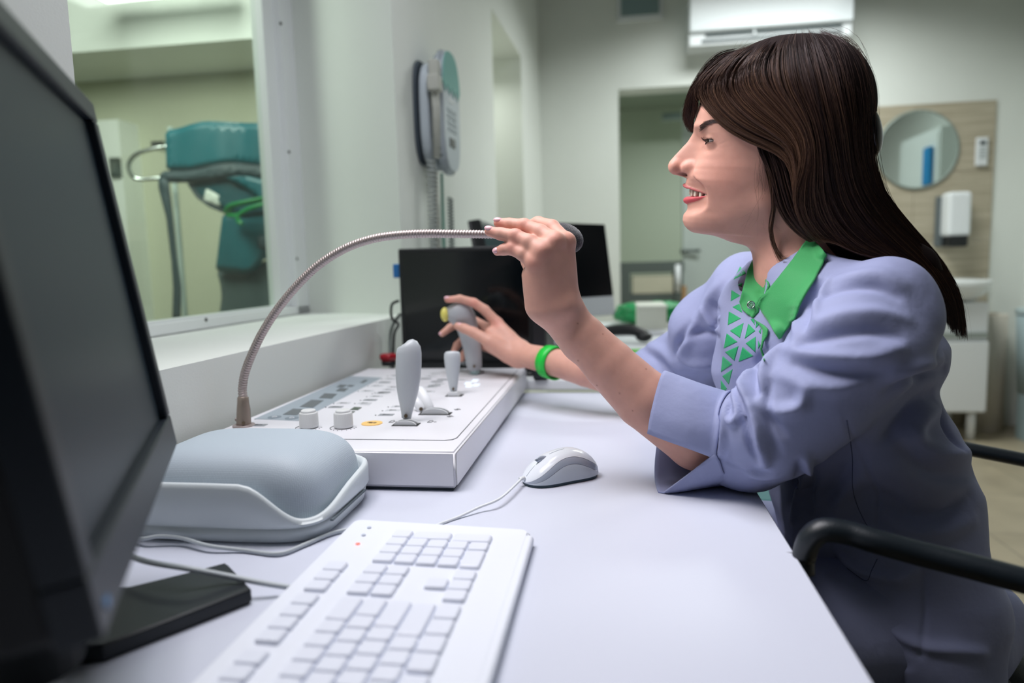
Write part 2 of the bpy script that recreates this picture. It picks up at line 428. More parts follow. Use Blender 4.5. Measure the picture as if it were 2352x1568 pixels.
# ---- wall phone / intercom
t = thing('wall_phone', wpt(1.05, 0, 1.3), 'grey wall-mounted medical handset unit with teal top and coiled cords', 'phone')
grey = mat('device_grey', '#b6bfc6', .4); greyd = mat('device_dark', '#4b5660', .5); teal = mat('device_teal', '#5fa39b', .4)
def wslab(poly, d0, d1, name, m, bev=.003, seg=3, **k):
    mb = MB(); mb.slab([wpt(s, d0, z) for s, z in poly], -WN, d1, bev, seg); return obj(name, mb, m, t, **k)
def oval(s0, s1, z0, z1, p=2.6, n=40):
    return [((s0+s1)/2+(s1-s0)/2*np.sign(math.cos(a))*abs(math.cos(a))**(2/p), (z0+z1)/2+(z1-z0)/2*np.sign(math.sin(a))*abs(math.sin(a))**(2/p)) for a in np.linspace(0, 2*math.pi, n, endpoint=False)]
wslab(oval(.945, 1.15, 1.325, 1.625, 3.5), .0, .008, 'wall_bracket', greyd)
wslab(oval(.955, 1.18, 1.32, 1.62, 3.2), -.012, .03, 'back_shell', grey, .006)
wslab(oval(.985, 1.185, 1.305, 1.665, 2.8), -.04, .035, 'front_cover', grey, .012, 4)
tp_ = [q for q in oval(.99, 1.18, 1.312, 1.66, 2.8, 60) if q[1] > 1.56]
zz = [(.993+(1.177-.993)*k/8, 1.56-(.025 if k % 2 else 0)) for k in range(9)]
tp_.sort(key=lambda q: -q[0]); wslab(tp_+zz, -.0745, .003, 'teal_panel', teal, 0)
wslab([(1.05, 1.385), (1.105, 1.385), (1.105, 1.41), (1.05, 1.41)], -.0752, .002, 'display', mat('lcd', '#2c2429', .3), 0)
for i in range(4):
    for j in range(3):
        s0 = 1.035+j*.035; z0 = 1.43+i*.018
        wslab([(s0, z0), (s0+.024, z0), (s0+.024, z0+.010), (s0, z0+.010)], -.0752, .0015, 'button', mat('dev_btn', '#a3adb2', .5), 0)
wslab([(1.045, 1.515), (1.105, 1.515), (1.105, 1.523), (1.045, 1.523)], -.0752, .0012, 'printed_mark', mat('mark_white', '#e6eaec', .5), 0)
hs = MB(); hs.tube([wpt(.975, -.055, 1.34), wpt(.97, -.06, 1.48), wpt(.97, -.055, 1.56)], [.010, .012, .014]); obj('handset_stem', hs, mat('handset_beige', '#b9bab2', .5), t)
hb = MB(); hb.box(wpt(.965, -.06, 1.545), (.035, .045, .045), rz=-TH, bev=.006); hb.box(wpt(.985, -.055, 1.59), (.03, .035, .05), rz=-TH, bev=.006); obj('handset_head', hb, mat('handset_beige', '#b9bab2', .5), t)
hb = MB(); hb.tube([wpt(.972, -.057, 1.535), wpt(.968, -.062, 1.475)], [.014, .009]); obj('handset_sleeve', hb, mat('handset_beige', '#b9bab2', .5), t)
def coil(s, d, z0, z1, r, turns, name, m, rr=.0022):
    n = turns*10
    P = [wpt(s+r*math.cos(2*math.pi*k/10), d+r*math.sin(2*math.pi*k/10), z0+(z1-z0)*k/n) for k in range(n+1)]
    obj(name, MB().tube(P, rr, 5), m, t)
cordm = mat('cord_grey', '#aab0ad', .5)
coil(.985, -.035, 1.34, .80, .0125, 42, 'coiled_cord', cordm, .0034)
coil(1.19, -.03, 1.25, .80, .009, 44, 'coiled_cord', mat('cord_dark', '#8d9694', .5), .0026)
obj('straight_cord', MB().tube([wpt(1.08, -.02, 1.32), wpt(1.08, -.015, .8)], .004), mat('cord_brown', '#9b8f80', .5), t)
obj('straight_cord', MB().tube([wpt(1.14, -.02, 1.32), wpt(1.145, -.015, .8)], .0045), mat('cord_green', '#3f8f7a', .5), t)
# ---- scan room: ceiling lamp, lead apron
t = thing('ceiling_lamp', (-1.75, 2.6, CEIL), 'bright rectangular ceiling lamp in the room behind the window', 'lamp')
pl = mat('lamp_glow', '#ffffff', .5, Emission_Color=(1, 1, 1, 1), Emission_Strength=3.0)
obj('diffuser', MB().box((-1.75, 2.52, 2.105), (.46, .22, .008)), pl, t)
obj('housing', MB().box((-1.75, 2.52, 2.13), (.52, .28, .04), bev=.004), mat('lamp_house', '#c4cec6', .5), t)
obj('suspension_rod', MB().cyl((-1.9, 2.52, 2.14), (-1.9, 2.52, CEIL), .006), steel, t)
obj('suspension_rod', MB().cyl((-1.6, 2.52, 2.14), (-1.6, 2.52, CEIL), .006), steel, t)
AY = 2.40
t = thing('wall_hook', (-1.72, 3.2, 1.4), 'looped steel hanger rail carrying the lead apron behind the window', 'hook')
P = bez([on(430, 332, 'y', AY+.03), on(370, 338, 'y', AY), on(318, 352, 'y', AY-.02), on(297, 374, 'y', AY-.03), on(300, 398, 'y', AY-.03), on(318, 411, 'y', AY-.02), on(370, 409, 'y', AY), on(430, 408, 'y', AY+.03)])
obj('rail', MB().tube(P, .0075, 10), steel, t)
q = on(405, 470, 'y', AY+.08)
obj('upright', MB().cyl((q[0], q[1], 0), (q[0], q[1], 1.58), .010), mat('pole_grey', '#8d9a94', .6), t)
obj('upright_bracket', MB().box((q[0], AY+.04, 1.5), (.05, .09, .03)), steel, t)
t = thing('lead_apron', on(500, 500, 'y', AY), 'teal lead apron with dark trim hanging behind the window glass', 'apron')
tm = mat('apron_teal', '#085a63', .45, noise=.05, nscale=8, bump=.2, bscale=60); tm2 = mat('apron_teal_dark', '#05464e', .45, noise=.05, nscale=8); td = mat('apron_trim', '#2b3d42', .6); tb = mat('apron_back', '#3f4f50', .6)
def sheet(name, poly, y, th, m, sub=0, wob=0.0, parent=None):
    """cloth piece: outline at distance y, filled with a grid, thickness th, gentle waves"""
    P = [on(a, b_, 'y', y) for a, b_ in poly]
    bm = bmesh.new(); f = bm.faces.new([bm.verts.new(Vector(p)) for p in P])
    r = bmesh.ops.extrude_face_region(bm, geom=[f])
    for e in r['geom']:
        if isinstance(e, bmesh.types.BMVert): e.co.y += th
    bmesh.ops.recalc_face_normals(bm, faces=bm.faces[:])
    bmesh.ops.bevel(bm, geom=bm.edges[:], offset=th*.3, segments=2, affect='EDGES')
    bmesh.ops.triangulate(bm, faces=bm.faces[:])
    for _ in range(4):
        ed = [e for e in bm.edges if e.calc_length() > .035]
        if not ed: break
        bmesh.ops.subdivide_edges(bm, edges=ed, cuts=1); bmesh.ops.triangulate(bm, faces=bm.faces[:])
    for v in bm.verts:
        v.co.y += wob*math.sin(v.co.x*23+v.co.z*4)+wob*.5*math.sin(v.co.x*51-v.co.z*9)
    mb = MB(); bm.verts.index_update(); mb.add([v.co[:] for v in bm.verts], [[v.index for v in f.verts] for f in bm.faces], True); bm.free()
    return obj(name, mb, m, parent or t)
sheet('shoulder_panel', [(375, 298), (470, 277), (560, 280), (640, 283), (648, 378), (600, 384), (540, 376), (490, 382), (440, 392), (378, 392)], AY-.05, .03, tm, wob=.006)
sheet('trim_band', [(368, 392), (440, 390), (490, 378), (540, 372), (600, 380), (650, 374), (652, 400), (600, 412), (545, 404), (500, 412), (440, 418), (362, 418)], AY-.055, .026, td, wob=.006)
sheet('belt', [(362, 405), (384, 412), (395, 500), (405, 600), (414, 660), (412, 735), (394, 735), (396, 660), (392, 600), (380, 500), (362, 430)], AY-.06, .012, td)
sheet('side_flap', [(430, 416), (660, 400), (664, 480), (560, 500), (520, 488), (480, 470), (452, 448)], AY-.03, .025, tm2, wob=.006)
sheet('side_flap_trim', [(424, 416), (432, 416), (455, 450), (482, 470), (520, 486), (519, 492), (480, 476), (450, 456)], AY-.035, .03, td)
sheet('lower_flap', [(512, 490), (600, 470), (668, 460), (668, 590), (600, 590), (590, 615), (570, 628), (530, 628), (490, 622), (500, 560)], AY-.02, .03, tm, wob=.008)
sheet('back_panel', [(490, 622), (560, 628), (600, 600), (680, 580), (690, 760), (495, 760), (505, 680), (500, 645)], AY+.02, .03, tb, wob=.008)
sheet('fold', [(515, 405), (570, 400), (640, 420), (655, 470), (600, 462), (560, 430), (520, 412)], AY-.055, .02, tm, wob=.006)
sheet('pocket', [(590, 540), (660, 545), (662, 575), (590, 572)], AY-.04, .02, td)
lb = sheet('care_label', [(473, 433), (513, 452), (505, 476), (466, 460)], AY-.038, .004, mat('label_white', '#c9cfc6', .6))
t = thing('safety_glasses', on(560, 490, 'y', AY-.09), 'green safety goggles hanging on the lead apron behind the window', 'goggles')
gg = mat('goggle_green', '#1f9a52', .25, Transmission_Weight=.3)
obj('lens', MB().tube(bez([on(522, 488, 'y', AY-.08), on(530, 474, 'y', AY-.09), on(560, 466, 'y', AY-.09), on(600, 458, 'y', AY-.08), on(640, 448, 'y', AY-.08)]), [.016]*33, 8, flat=.5), gg, t)
obj('frame', MB().tube(bez([on(522, 494, 'y', AY-.08), on(545, 494, 'y', AY-.09), on(575, 478, 'y', AY-.09), on(640, 460, 'y', AY-.08)]), .008, 8), gg, t)
obj('nose_bridge', MB().tube(bez([on(545, 494, 'y', AY-.09), on(548, 508, 'y', AY-.09), on(556, 514, 'y', AY-.09)]), .009, 8), gg, t)
t = thing('light_switch', (-2.1, 3.2, 1.4), 'small dark switch on the scan room wall beside the monitor edge', 'switch')
p = on(262, 384, 'y', 3.05)
obj('plate', MB().box((p[0], 3.06, p[2]), (.05, .02, .09), bev=.003), mat('switch_dark', '#3c4644', .5), t)
obj('rocker', MB().box((p[0], 3.048, p[2]), (.03, .008, .05), bev=.002), mat('switch_grey', '#59625f', .5), t)
# ------------------------------------------------------------------ desks
ZD = .75
t = thing('desk', (-.2, .8, 0), 'long white laminate desk in the foreground carrying console, mouse and keyboard', 'desk')
obj('desktop', MB().prism([(-.595, -.35), (.168, -.35), (.168, 1.508), (-.56, 1.508)], ZD-.025, ZD, .0012, 2), lilac, t)
dl = mat('desk_panel', '#d6dae2', .5)
obj('side_panel', MB().box((-.25, 1.45, (ZD-.025)/2), (.6, .02, ZD-.026)), dl, t)
obj('side_panel', MB().box((-.25, -.3, (ZD-.025)/2), (.6, .02, ZD-.026)), dl, t)
t = thing('side_desk', (-.1, 2.2, 0), 'white side desk further back, carrying the computers behind the console', 'desk')
d2 = mat('side_desk_white', '#d9dee0', .45)
obj('desktop', MB().box((-.165, 2.25, .765), (.69, 1.46, .022), bev=.002), d2, t)
for x in (-.46, .14):
    obj('leg', MB().box((x, 1.6, .377), (.05, .05, .754)), d2, t); obj('leg', MB().box((x, 2.9, .377), (.05, .05, .754)), d2, t)
blk = mat('black_gloss', '#04070a', .22); blk2 = mat('black_matte', '#0d1114', .5)
# ---- black monitor behind the console
t = thing('flat_monitor', (-.345, 1.62, ZD), 'black switched-off monitor standing just behind the console', 'monitor')
obj('housing', MB().box((-.352, 1.635, .932), (.322, .045, .290), rz=-.03, bev=.004), blk2, t)
obj('screen', MB().box((-.353, 1.6115, .936), (.30, .002, .262), rz=-.03), mat('screen_black', '#03070b', .12), t)
obj('stand_column', MB().box((-.30, 1.69, .86), (.06, .05, .16), bev=.005), blk2, t)
obj('foot', MB().box((-.29, 1.66, .781), (.2, .18, .01), bev=.004), blk2, t)
t = thing('computer_tower', (-.16, 1.66, .776), 'narrow black computer case at the right side of the black monitor', 'computer')
obj('case', MB().box((-.168, 1.62, .912), (.032, .2, .27), bev=.004), blk2, t)
obj('front_bezel', MB().box((-.168, 1.515, .912), (.028, .01, .262), bev=.002), mat('dark_bezel', '#171d22', .4), t)
# cables at the left of the monitor
cb = mat('cable_black', '#14181a', .5)
def cable(name, pts, r, m, label, cat='cable', n=8):
    o = obj(name, MB().tube(bez(pts, n), r, 8), m, None, label, cat); return o
cable('power_cable', [on(916, 690, 'y', 1.64), on(900, 700, 'y', 1.64), on(900, 730, 'y', 1.64), on(915, 745, 'y', 1.64), on(905, 770, 'y', 1.62), on(903, 850, 'y', 1.60)], .0035, cb, 'black cable hanging at the left edge of the black monitor')
cable('data_cable', [on(920, 720, 'y', 1.66), on(903, 745, 'y', 1.66), on(896, 780, 'y', 1.66), on(898, 860, 'y', 1.62)], .004, mat('cable_grey', '#6f7774', .5), 'grey cable hanging at the left edge of the black monitor')
p = on(914, 622, 'y', 1.66); obj('cable_plug', MB().box(p, (.02, .02, .034), bev=.003), mat('plug_blue', '#1f6fb5', .4), None, 'small blue plug sticking out behind the left edge of the black monitor', 'plug')
# ---- small angled monitor
t = thing('angled_screen', (-.36, 2.1, .776), 'small dark screen tilted backwards, peeking over the black monitor', 'monitor')
A = [on(1072, 507, 'y', 2.08), on(1097, 503, 'y', 2.12), on(1200, 542, 'y', 2.18), on(1200, 600, 'y', 2.18), on(1093, 600, 'y', 2.1)]
hb = MB(); p0 = on(1072, 507, 'y', 2.06); p1 = on(1098, 610, 'y', 2.02)
hb.slab([on(1072, 507, 'y', 2.08), on(1095, 503, 'y', 2.10), on(1118, 610, 'y', 2.06), on(1092, 612, 'y', 2.04)], (1, .25, 0), .012, .002)
obj('side_frame', hb, blk2, t)
hb = MB().slab([on(1095, 503, 'y', 2.10), on(1205, 545, 'y', 2.26), on(1225, 620, 'y', 2.2), on(1116, 612, 'y', 2.06)], (.2, .9, .1), .02, .003)
obj('screen', hb, mat('screen_teal', '#233f42', .25), t)
hb = MB().slab([on(1095, 503, 'y', 2.095), on(1205, 545, 'y', 2.255), on(1203, 552, 'y', 2.25), on(1100, 528, 'y', 2.09)], (.2, .9, .1), .016, .002)
obj('top_frame', hb, mat('screen_top', '#8a938d', .5), t)
obj('stand', MB().box((-.36, 2.16, .90), (.06, .05, .25), bev=.004), blk2, t)
# ---- all-in-one computer
t = thing('desktop_computer', (-.15, 2.32, .776), 'all-in-one computer with black screen and silver chin behind the raised hand', 'computer')
T1 = [on(1180, 508, 'y', 2.32), on(1389, 515, 'y', 2.30), on(1409, 679, 'y', 2.30), on(1180, 694, 'y', 2.32)]
obj('screen', MB().slab(T1, (0, 1, 0), .012, .002), blk, t)
T2 = [on(1180, 694, 'y', 2.318), on(1409, 679, 'y', 2.298), on(1413, 722, 'y', 2.298), on(1180, 742, 'y', 2.318)]
obj('chin', MB().slab(T2, (0, 1, 0), .014, .002), mat('alu', '#c5cbcd', .4), t)
obj('stand', MB().box((-.17, 2.36, .84), (.14, .05, .13), bev=.006), mat('alu', '#c5cbcd', .4), t)
obj('foot', MB().box((-.17, 2.33, .780), (.18, .16, .008), bev=.003), mat('alu', '#c5cbcd', .4), t)
# ---- clutter on the side desk
t = thing('white_keyboard', (.0, 2.55, .776), 'white keyboard lying on the side desk in front of the green bag', 'keyboard')
kx, ky = .03, 2.50
obj('keyboard_body', MB().box((kx, ky, .783), (.30, .13, .012), bev=.003), plastic, t)
for i in range(5):
    for j in range(14):
        obj('key', MB().box((kx-.135+j*.0207, ky-.045+i*.021, .7905), (.017, .017, .004), bev=.001, seg=1), mat('key_white', '#dfe4e6', .5), t)
tt = thing('handset', (.03, 2.2, .776), 'black handset lying on the side desk behind the left forearm', 'phone')
hm = MB().tube(bez([(-.06, 2.25, .80), (-.02, 2.25, .812), (.05, 2.22, .815), (.09, 2.2, .80)]), .017, 12)
obj('grip', hm, blk2, tt)
obj('earpiece', MB().ell((.085, 2.2, .797), (.026, .024, .016)), blk2, tt); obj('mouthpiece', MB().ell((-.06, 2.25, .797), (.026, .024, .016)), blk2, tt)
tt = thing('desk_phone', (-.18, 2.1, .776), 'dark desk telephone with white panel right of the black computer case', 'phone')
obj('base', MB().box((-.155, 2.02, .79), (.13, .16, .024), bev=.006), mat('phone_dark', '#2c3539', .5), tt)
obj('keypad', MB().box((-.15, 2.02, .808), (.09, .10, .014), bev=.003), plastic, tt)
obj('receiver', MB().box((-.15, 2.10, .826), (.12, .045, .03), bev=.01), mat('phone_dark', '#2c3539', .5), tt)
tt = thing('carton', (.16, 2.62, .776), 'cream carton standing at the right end of the side desk', 'box')
obj('carton_body', MB().box((.125, 2.6, .822), (.10, .24, .09), bev=.003), mat('paper_cream2', '#d5dacd', .6), tt)
obj('lid', MB().box((.125, 2.6, .870), (.104, .244, .01), bev=.002), mat('paper_cream3', '#dfe3d8', .6), tt)
# crumpled green bag
def blob(c, r, seed, amp, n=3):
    rs = np.random.RandomState(seed); mb = MB().ell(c, r, None, 40, 24); V = np.array(mb.v); d = (V-np.array(c))/np.array(r)
    f = sum(np.sin(d@rs.normal(0, 3+k*2, 3)+rs.uniform(0, 6))*amp/(k+1) for k in range(n+3))
    V = np.array(c)+(V-np.array(c))*(1+f[:, None]); V[:, 2] = np.maximum(V[:, 2], c[2]-r[2]*.55); mb.v = [tuple(v) for v in V]; return mb
obj('plastic_bag', blob((.15, 2.88, .815), (.16, .10, .05), 3, .13), mat('bag_green', '#17a05a', .35, noise=.15, nscale=18, Transmission_Weight=.15), None, 'crumpled green plastic bag at the far right end of the side desk', 'bag')
obj('notepad', MB().box((.09, 1.93, .783), (.09, .08, .012), rz=.2, bev=.002), mat('lime', '#5fb53c', .5), None, 'lime green notepad on the side desk above the left forearm', 'notepad')
obj('paper_tray', MB().box((.135, 1.62, .781), (.10, .10, .010), bev=.002), plastic, None, 'small white tray on the near right corner of the side desk', 'tray')
# ---- teal stool
tt = thing('stool', (.42, 1.78, 0), 'teal stool standing on the floor beyond the desk edge', 'stool')
tq = mat('teal_seat', '#0a6468', .5)
obj('seat', MB().prism([(.42+x, 1.80+y) for x, y in rrect(.36, .34, .08)], .40, .47, .015, 3), tq, tt)
for x in (.28, .56):
    for y in (1.68, 1.92):
        obj('leg', MB().cyl((x, y, .41), (x+(x-.42)*.1, y+(y-1.8)*.1, 0), .012), mat('stool_leg', '#777e80', .3, .9), tt)

# ------------------------------------------------------------------ console
ZC = .803
t = thing('control_console', (-.39, 1.18, ZD), 'white remote control console with joysticks standing on the desk along the wall', 'control console')
cm = mat('console_white', '#e2e2e8', .38)
obj('housing', MB().prism([(-.583, .833), (-.201, .833), (-.199, 1.527), (-.570, 1.527)], ZD+.004, ZC, .004, 3), cm, t)
obj('foot_strip', MB().prism([(-.575, .839), (-.207, .839), (-.205, 1.521), (-.562, 1.521)], ZD, ZD+.005), mat('console_foot', '#1e2d36', .6), t)
def cz(x, y, z=ZC): return on(x, y, 'z', z)
def decal(quad, h, name, m, parent=t, z=ZC, **k):
    mb = MB(); mb.prism([cz(x, y, z)[:2] for x, y in quad], z-.0003, z+h); return obj(name, mb, m, parent, **k)
def c4(x, y): return (550+x/3.618, 820+y/3.618)
# recessed top plate outline: thin inset line + plate
pm = mat('console_plate', '#e4e4ea', .35)
A_, B_ = cz(*c4(1735, 668)), cz(*c4(2330, 138))
x1 = (A_[0]+B_[0])/2; y0 = .885
plate = [(-.560, y0), (x1-.014, y0), (x1-.004, y0+.004), (x1, y0+.014), (x1, 1.49), (-.552, 1.49)]
obj('panel_gap', MB().prism([(p[0]+(.0012 if p[0] > -.3 else -.0012), p[1]+(-.0012 if p[1] < 1.2 else .0012)) for p in plate], ZC-.001, ZC+.0003), mat('gap_dark', '#77797d', .6), t)
top = obj('top_plate', MB().prism(plate, ZC-.001, ZC+.0008), pm, t)
ZP = ZC+.0008
def dq(pts, h, name, m, **k): return decal([c4(*p) for p in pts], h, name, m, z=ZP, **k)
strip = mat('console_strip', '#9eaab3', .4); lcd = mat('console_lcd', '#5a6266', .25); gk = mat('console_key', '#c4c7cb', .5); gk2 = mat('console_key_dark', '#8f9499', .5); ink = mat('console_ink', '#55585c', .5); lcdg = mat('console_lcd_green', '#4c5a4e', .3)
dq([(122, 515), (490, 530), (1185, 172), (925, 158)], .0004, 'display_strip', strip)
for q in ([(360, 480), (478, 484), (545, 436), (445, 431)], [(500, 415), (612, 422), (700, 362), (598, 357)], [(660, 342), (768, 346), (812, 308), (708, 303)], [(800, 284), (872, 288), (905, 262), (838, 258)], [(805, 252), (860, 254), (897, 234), (838, 229)], [(890, 246), (930, 248), (958, 236), (912, 232)], [(1000, 214), (1030, 216), (1068, 193), (1040, 192)]):
    decal([c4(*p) for p in q], .0009, 'display', lcd, z=ZP)
for c_ in ((292, 500), (435, 508)):
    o_ = cz(*c4(*c_), ZP); mb = MB(); mb.cyl(o_, o_+[0, 0, .0009], .0105, n=24); obj('round_button', mb, mat('console_round', '#7e8a94', .5), t)
    mb = MB(); mb.tube([o_+np.array([.0035*math.cos(a), .0035*math.sin(a), .0011]) for a in np.linspace(0, 6.28, 17)], .0006, 5); obj('button_symbol', mb, mat('sym_white', '#e8ecf0', .5), t)
dq([(862, 470), (925, 474), (962, 453), (900, 449)], .0008, 'display', lcdg); dq([(920, 438), (985, 441), (1016, 420), (955, 416)], .0008, 'display', lcdg)
dq([(1000, 1+395), (1080, 398), (1100, 380), (1030, 376)], .0006, 'key', gk); 
keys = [(800, 415), (865, 383), (1040, 384), (1085, 357), (1135, 327), (1180, 302), (1200, 294), (1062, 283), (1140, 240), (1205, 210), (1250, 182), (1295, 155), (1220, 480), (1275, 443), (1320, 412), (1545, 180), (1590, 160), (1620, 140), (1690, 188), (1850, 190), (1590, 250), (1620, 238), (1650, 224), (1570, 288), (1640, 205), (1240, 272), (1280, 250), (160, 566)]
for i, (x, y) in enumerate(keys):
    o_ = cz(*c4(x, y), ZP); mb = MB(); mb.box(o_, (.024, .013, .0014), rz=.0, bev=.0005, seg=1)
    obj('key', mb, gk if i % 3 else gk2, t)
    s_ = MB(); s_.box(o_+[0, 0, .0008], (.011, .003, .0003)); s_.box(o_+[-.004, 0, .0008], (.002, .008, .0003)); obj('key_symbol', s_, ink, t)
    if i < 16:
        obj('key_lamp', MB().cyl(o_+[-.016, -.004, 0], o_+[-.016, -.004, .0009], .0013, n=10), ink, t)
for p in ((1890, 218), (1950, 195), (1900, 240), (1960, 232)):
    dq([(p[0]-22, p[1]+8), (p[0]+22, p[1]+9), (p[0]+40, p[1]-8), (p[0]-5, p[1]-9)], .0008, 'lit_key', mat('lit_key', '#dceeff', .3, Emission_Color=(.8, .92, 1, 1), Emission_Strength=.6))
o_ = cz(*c4(1101, 552), ZP)
mb = MB(); mb.cyl(o_, o_+[0, 0, .0012], .0155, n=32); obj('yellow_button', mb, mat('button_yellow', '#f5c979', .45), t, 'pale orange round button')
s_ = MB(); s_.tube([o_+np.array([a*.007, b*.005, .0014]) for a, b in ((-1, 0), (-.6, .9), (0, .6), (-.6, -.3), (0, -.3), (.5, .5), (1, .2), (.5, -.6))], .0004, 5); obj('button_symbol', s_, ink, t)
def stroke(pts, name='printed_mark', r=.0006, m=ink):
    obj(name, MB().tube([cz(*c4(*p), ZP)+[0, 0, .0002] for p in pts], r, 5), m, t)
for ox in (0, 320):
    stroke([(1242+ox, 543), (1262+ox, 530), (1285+ox, 527), (1290+ox, 535), (1270+ox, 543), (1242+ox, 543)]); stroke([(1295+ox, 541), (1318+ox, 539)])
for oy, ox in ((0, 0), (58, -60)):
    stroke([(1783+ox, 436+oy), (1840+ox, 436+oy)]); stroke([(1795+ox, 442+oy), (1812+ox, 428+oy)]); stroke([(1808+ox, 442+oy), (1826+ox, 428+oy)])
for cx_ in (570, 858):
    o_ = cz(*c4(cx_, 590), ZP)
    obj('dial_scale', MB().tube([o_+np.array([.0195*math.cos(a), .019*math.sin(a)+.004, .0003]) for a in np.linspace(2.4, 3.9, 12)], .0006, 5), ink, t)
    for a in np.linspace(3.9, 6.4, 8):
        obj('dial_tick', MB().tube([o_+np.array([r_*math.cos(a), r_*math.sin(a)+.003, .0003]) for r_ in (.0175, .0195)], .0004, 4), ink, t)
    kb_ = MB(); R_ = .0205*1.0
    def ring(r, z, flute=0, n=96): return [o_+np.array([(r-(flute if k % 3 == 0 else 0))*math.cos(2*math.pi*k/n), (r-(flute if k % 3 == 0 else 0))*math.sin(2*math.pi*k/n)+.004, z]) for k in range(n)]
    kb_.frustum([ring(.0125, .001), ring(.0136, .002), ring(.0139, .005), ring(.0134, .0215, .0005), ring(.0128, .0226, .0003), ring(.0110, .0232)])
    kk = obj('knob', kb_, mat('knob_grey', '#d6d8d8', .45), t)
    kc = MB(); kc.frustum([ring(.0108, .0230), ring(.0106, .0255), ring(.0098, .0266)]); obj('knob_cap', kc, mat('knob_cap', '#dfe1e1', .4), kk)
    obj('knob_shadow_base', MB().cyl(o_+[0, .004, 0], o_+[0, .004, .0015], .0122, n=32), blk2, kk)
p_ = cz(*c4(1010, 572), ZP+.012)
# joysticks
jm = mat('joystick_grey', '#b9bfc4', .36); jm2 = mat('joystick_grey_dark', '#a9adb2', .45); scm = mat('brass_screw', '#8a7a66', .35, .8)
def loft(sections, name, m, parent, aspect=.72, n=28, tilt=0):
    """sections: (px, py, half width px, depth)"""
    mb = MB(); rings = []
    P = [at(x, y, d) for x, y, h, d in sections]
    for i, (x, y, h, d) in enumerate(sections):
        tg = P[min(i+1, len(P)-1)]-P[max(i-1, 0)]; tg /= np.linalg.norm(tg)
        v = ray(x, y); v /= np.linalg.norm(v); side = np.cross(tg, v); side /= np.linalg.norm(side); fr_ = np.cross(side, tg)
        r = h*d/F_PX
        rings.append([P[i]+r*math.cos(a)*side+r*aspect*math.sin(a)*fr_ for a in np.linspace(0, 2*math.pi, n, endpoint=False)])
    mb.frustum(rings); return obj(name, mb, m, parent)
dj = 1.038
j1 = thing('joystick', cz(932, 972), 'tall pale grey joystick grip at the near end of the console', 'joystick', 'joysticks on the control console')
loft([(934, 785.0, 6, dj), (935, 786, 15, dj), (937, 790, 22, dj), (939, 798, 27, dj), (939, 812, 29, dj), (938.5, 835, 29.5, dj), (937.5, 865, 28.5, dj), (936.5, 895, 25, dj), (935.5, 920, 19.5, dj), (934.5, 940, 14.5, dj), (934, 952, 12, dj), (933.5, 960, 11, dj), (933, 962, 9, dj)], 'grip', jm, j1)
obj('screw', MB().cyl(at(932, 955, dj-.010), at(932, 955, dj-.0065), .0028, n=14), scm, j1)
loft([(933, 960, 7, dj), (933, 966, 7, dj), (933, 969, 9, dj), (933, 973, 12, dj)], 'shaft', mat('shaft_grey', '#9fa4a8', .4), j1)
def wheel(px, py, r, wdt, parent, name='slot_wheel'):
    o_ = cz(px, py, ZP)
    sl = MB(); sl.box(o_+[0, 0, .0002], (2*r*1.15, .020, .0010)); obj('slot', sl, mat('slot_black', '#1c2020', .7), parent)
    wl_ = MB()
    prof = [(r*math.cos(a), r*.42*math.sin(a)) for a in np.linspace(0, math.pi, 20)]
    for y0_, y1_, mm in ((-.007, -.004, 0), (.004, .007, 0)):
        wl_.slab([o_+np.array([x, y0_, z]) for x, z in prof], (0, 1, 0), .003)
    wl_.slab([o_+np.array([x*.8, -.003, z*.7]) for x, z in prof], (0, 1, 0), .006)
    obj(name, wl_, mat('wheel_white', '#d4d7da', .4), parent)
wheel(933, 975, .017, .02, j1)
j2 = thing('joystick', cz(1042, 908), 'short slim joystick in the middle of the console', 'joystick', 'joysticks on the control console')
dj2 = proj_d = float((cz(1042, 908)-CAM)@FW)
loft([(1039, 806, 8, dj2), (1039, 807.5, 15, dj2), (1039, 812, 18.5, dj2), (1039, 822, 19, dj2), (1039.5, 840, 17.5, dj2), (1040, 860, 14.5, dj2), (1041, 880, 11, dj2), (1041.5, 895, 8.5, dj2), (1042, 899, 7, dj2)], 'grip', jm, j2)
obj('screw', MB().cyl(at(1041, 893, dj2-.008), at(1041, 893, dj2-.0045), .0022, n=12), scm, j2)
loft([(1042, 898, 6, dj2), (1042, 906, 6.5, dj2)], 'shaft', mat('shaft_grey', '#9fa4a8', .4), j2)
o_ = cz(1044, 908, ZP); obj('slot', MB().box(o_, (.030, .022, .001)), mat('slot_black', '#1c2020', .7), j2)
obj('slot_wheel', MB().slab([o_+np.array([x, -.009, z]) for x, z in ((-.012, 0), (-.008, .007), (.006, .007), (.010, 0))], (0, 1, 0), .018), mat('wheel_white', '#d4d7da', .4), j2)
j3 = thing('joystick', cz(1090, 850), 'large curved joystick grip with yellow thumb button held in the right hand', 'joystick', 'joysticks on the control console')
dj3 = float((cz(1090, 850)-CAM)@FW)-.07
loft([(1091, 851, 12, dj3), (1090, 845, 17, dj3), (1088, 825, 19, dj3), (1085, 800, 21, dj3), (1080, 775, 23, dj3), (1074, 752, 25, dj3), (1066, 733, 28, dj3-.01), (1056, 719, 31, dj3-.015), (1048, 709, 30, dj3-.015), (1043, 703, 24, dj3-.015), (1041, 699, 12, dj3-.015)], 'grip', jm2, j3, .8)
loft([(1024, 728, 8, dj3-.02), (1034, 722, 18, dj3-.02), (1050, 718, 20, dj3-.02), (1066, 722, 20, dj3-.015)], 'head', jm2, j3, .9)
obj('thumb_button', MB().ell(at(1022, 722, dj3-.025), (.009, .012, .015)), mat('button_lemon', '#d8cf6a', .4), j3, 'yellow button')
obj('screw', MB().cyl(at(1089, 841, dj3-.017), at(1089, 841, dj3-.012), .003, n=12), scm, j3)
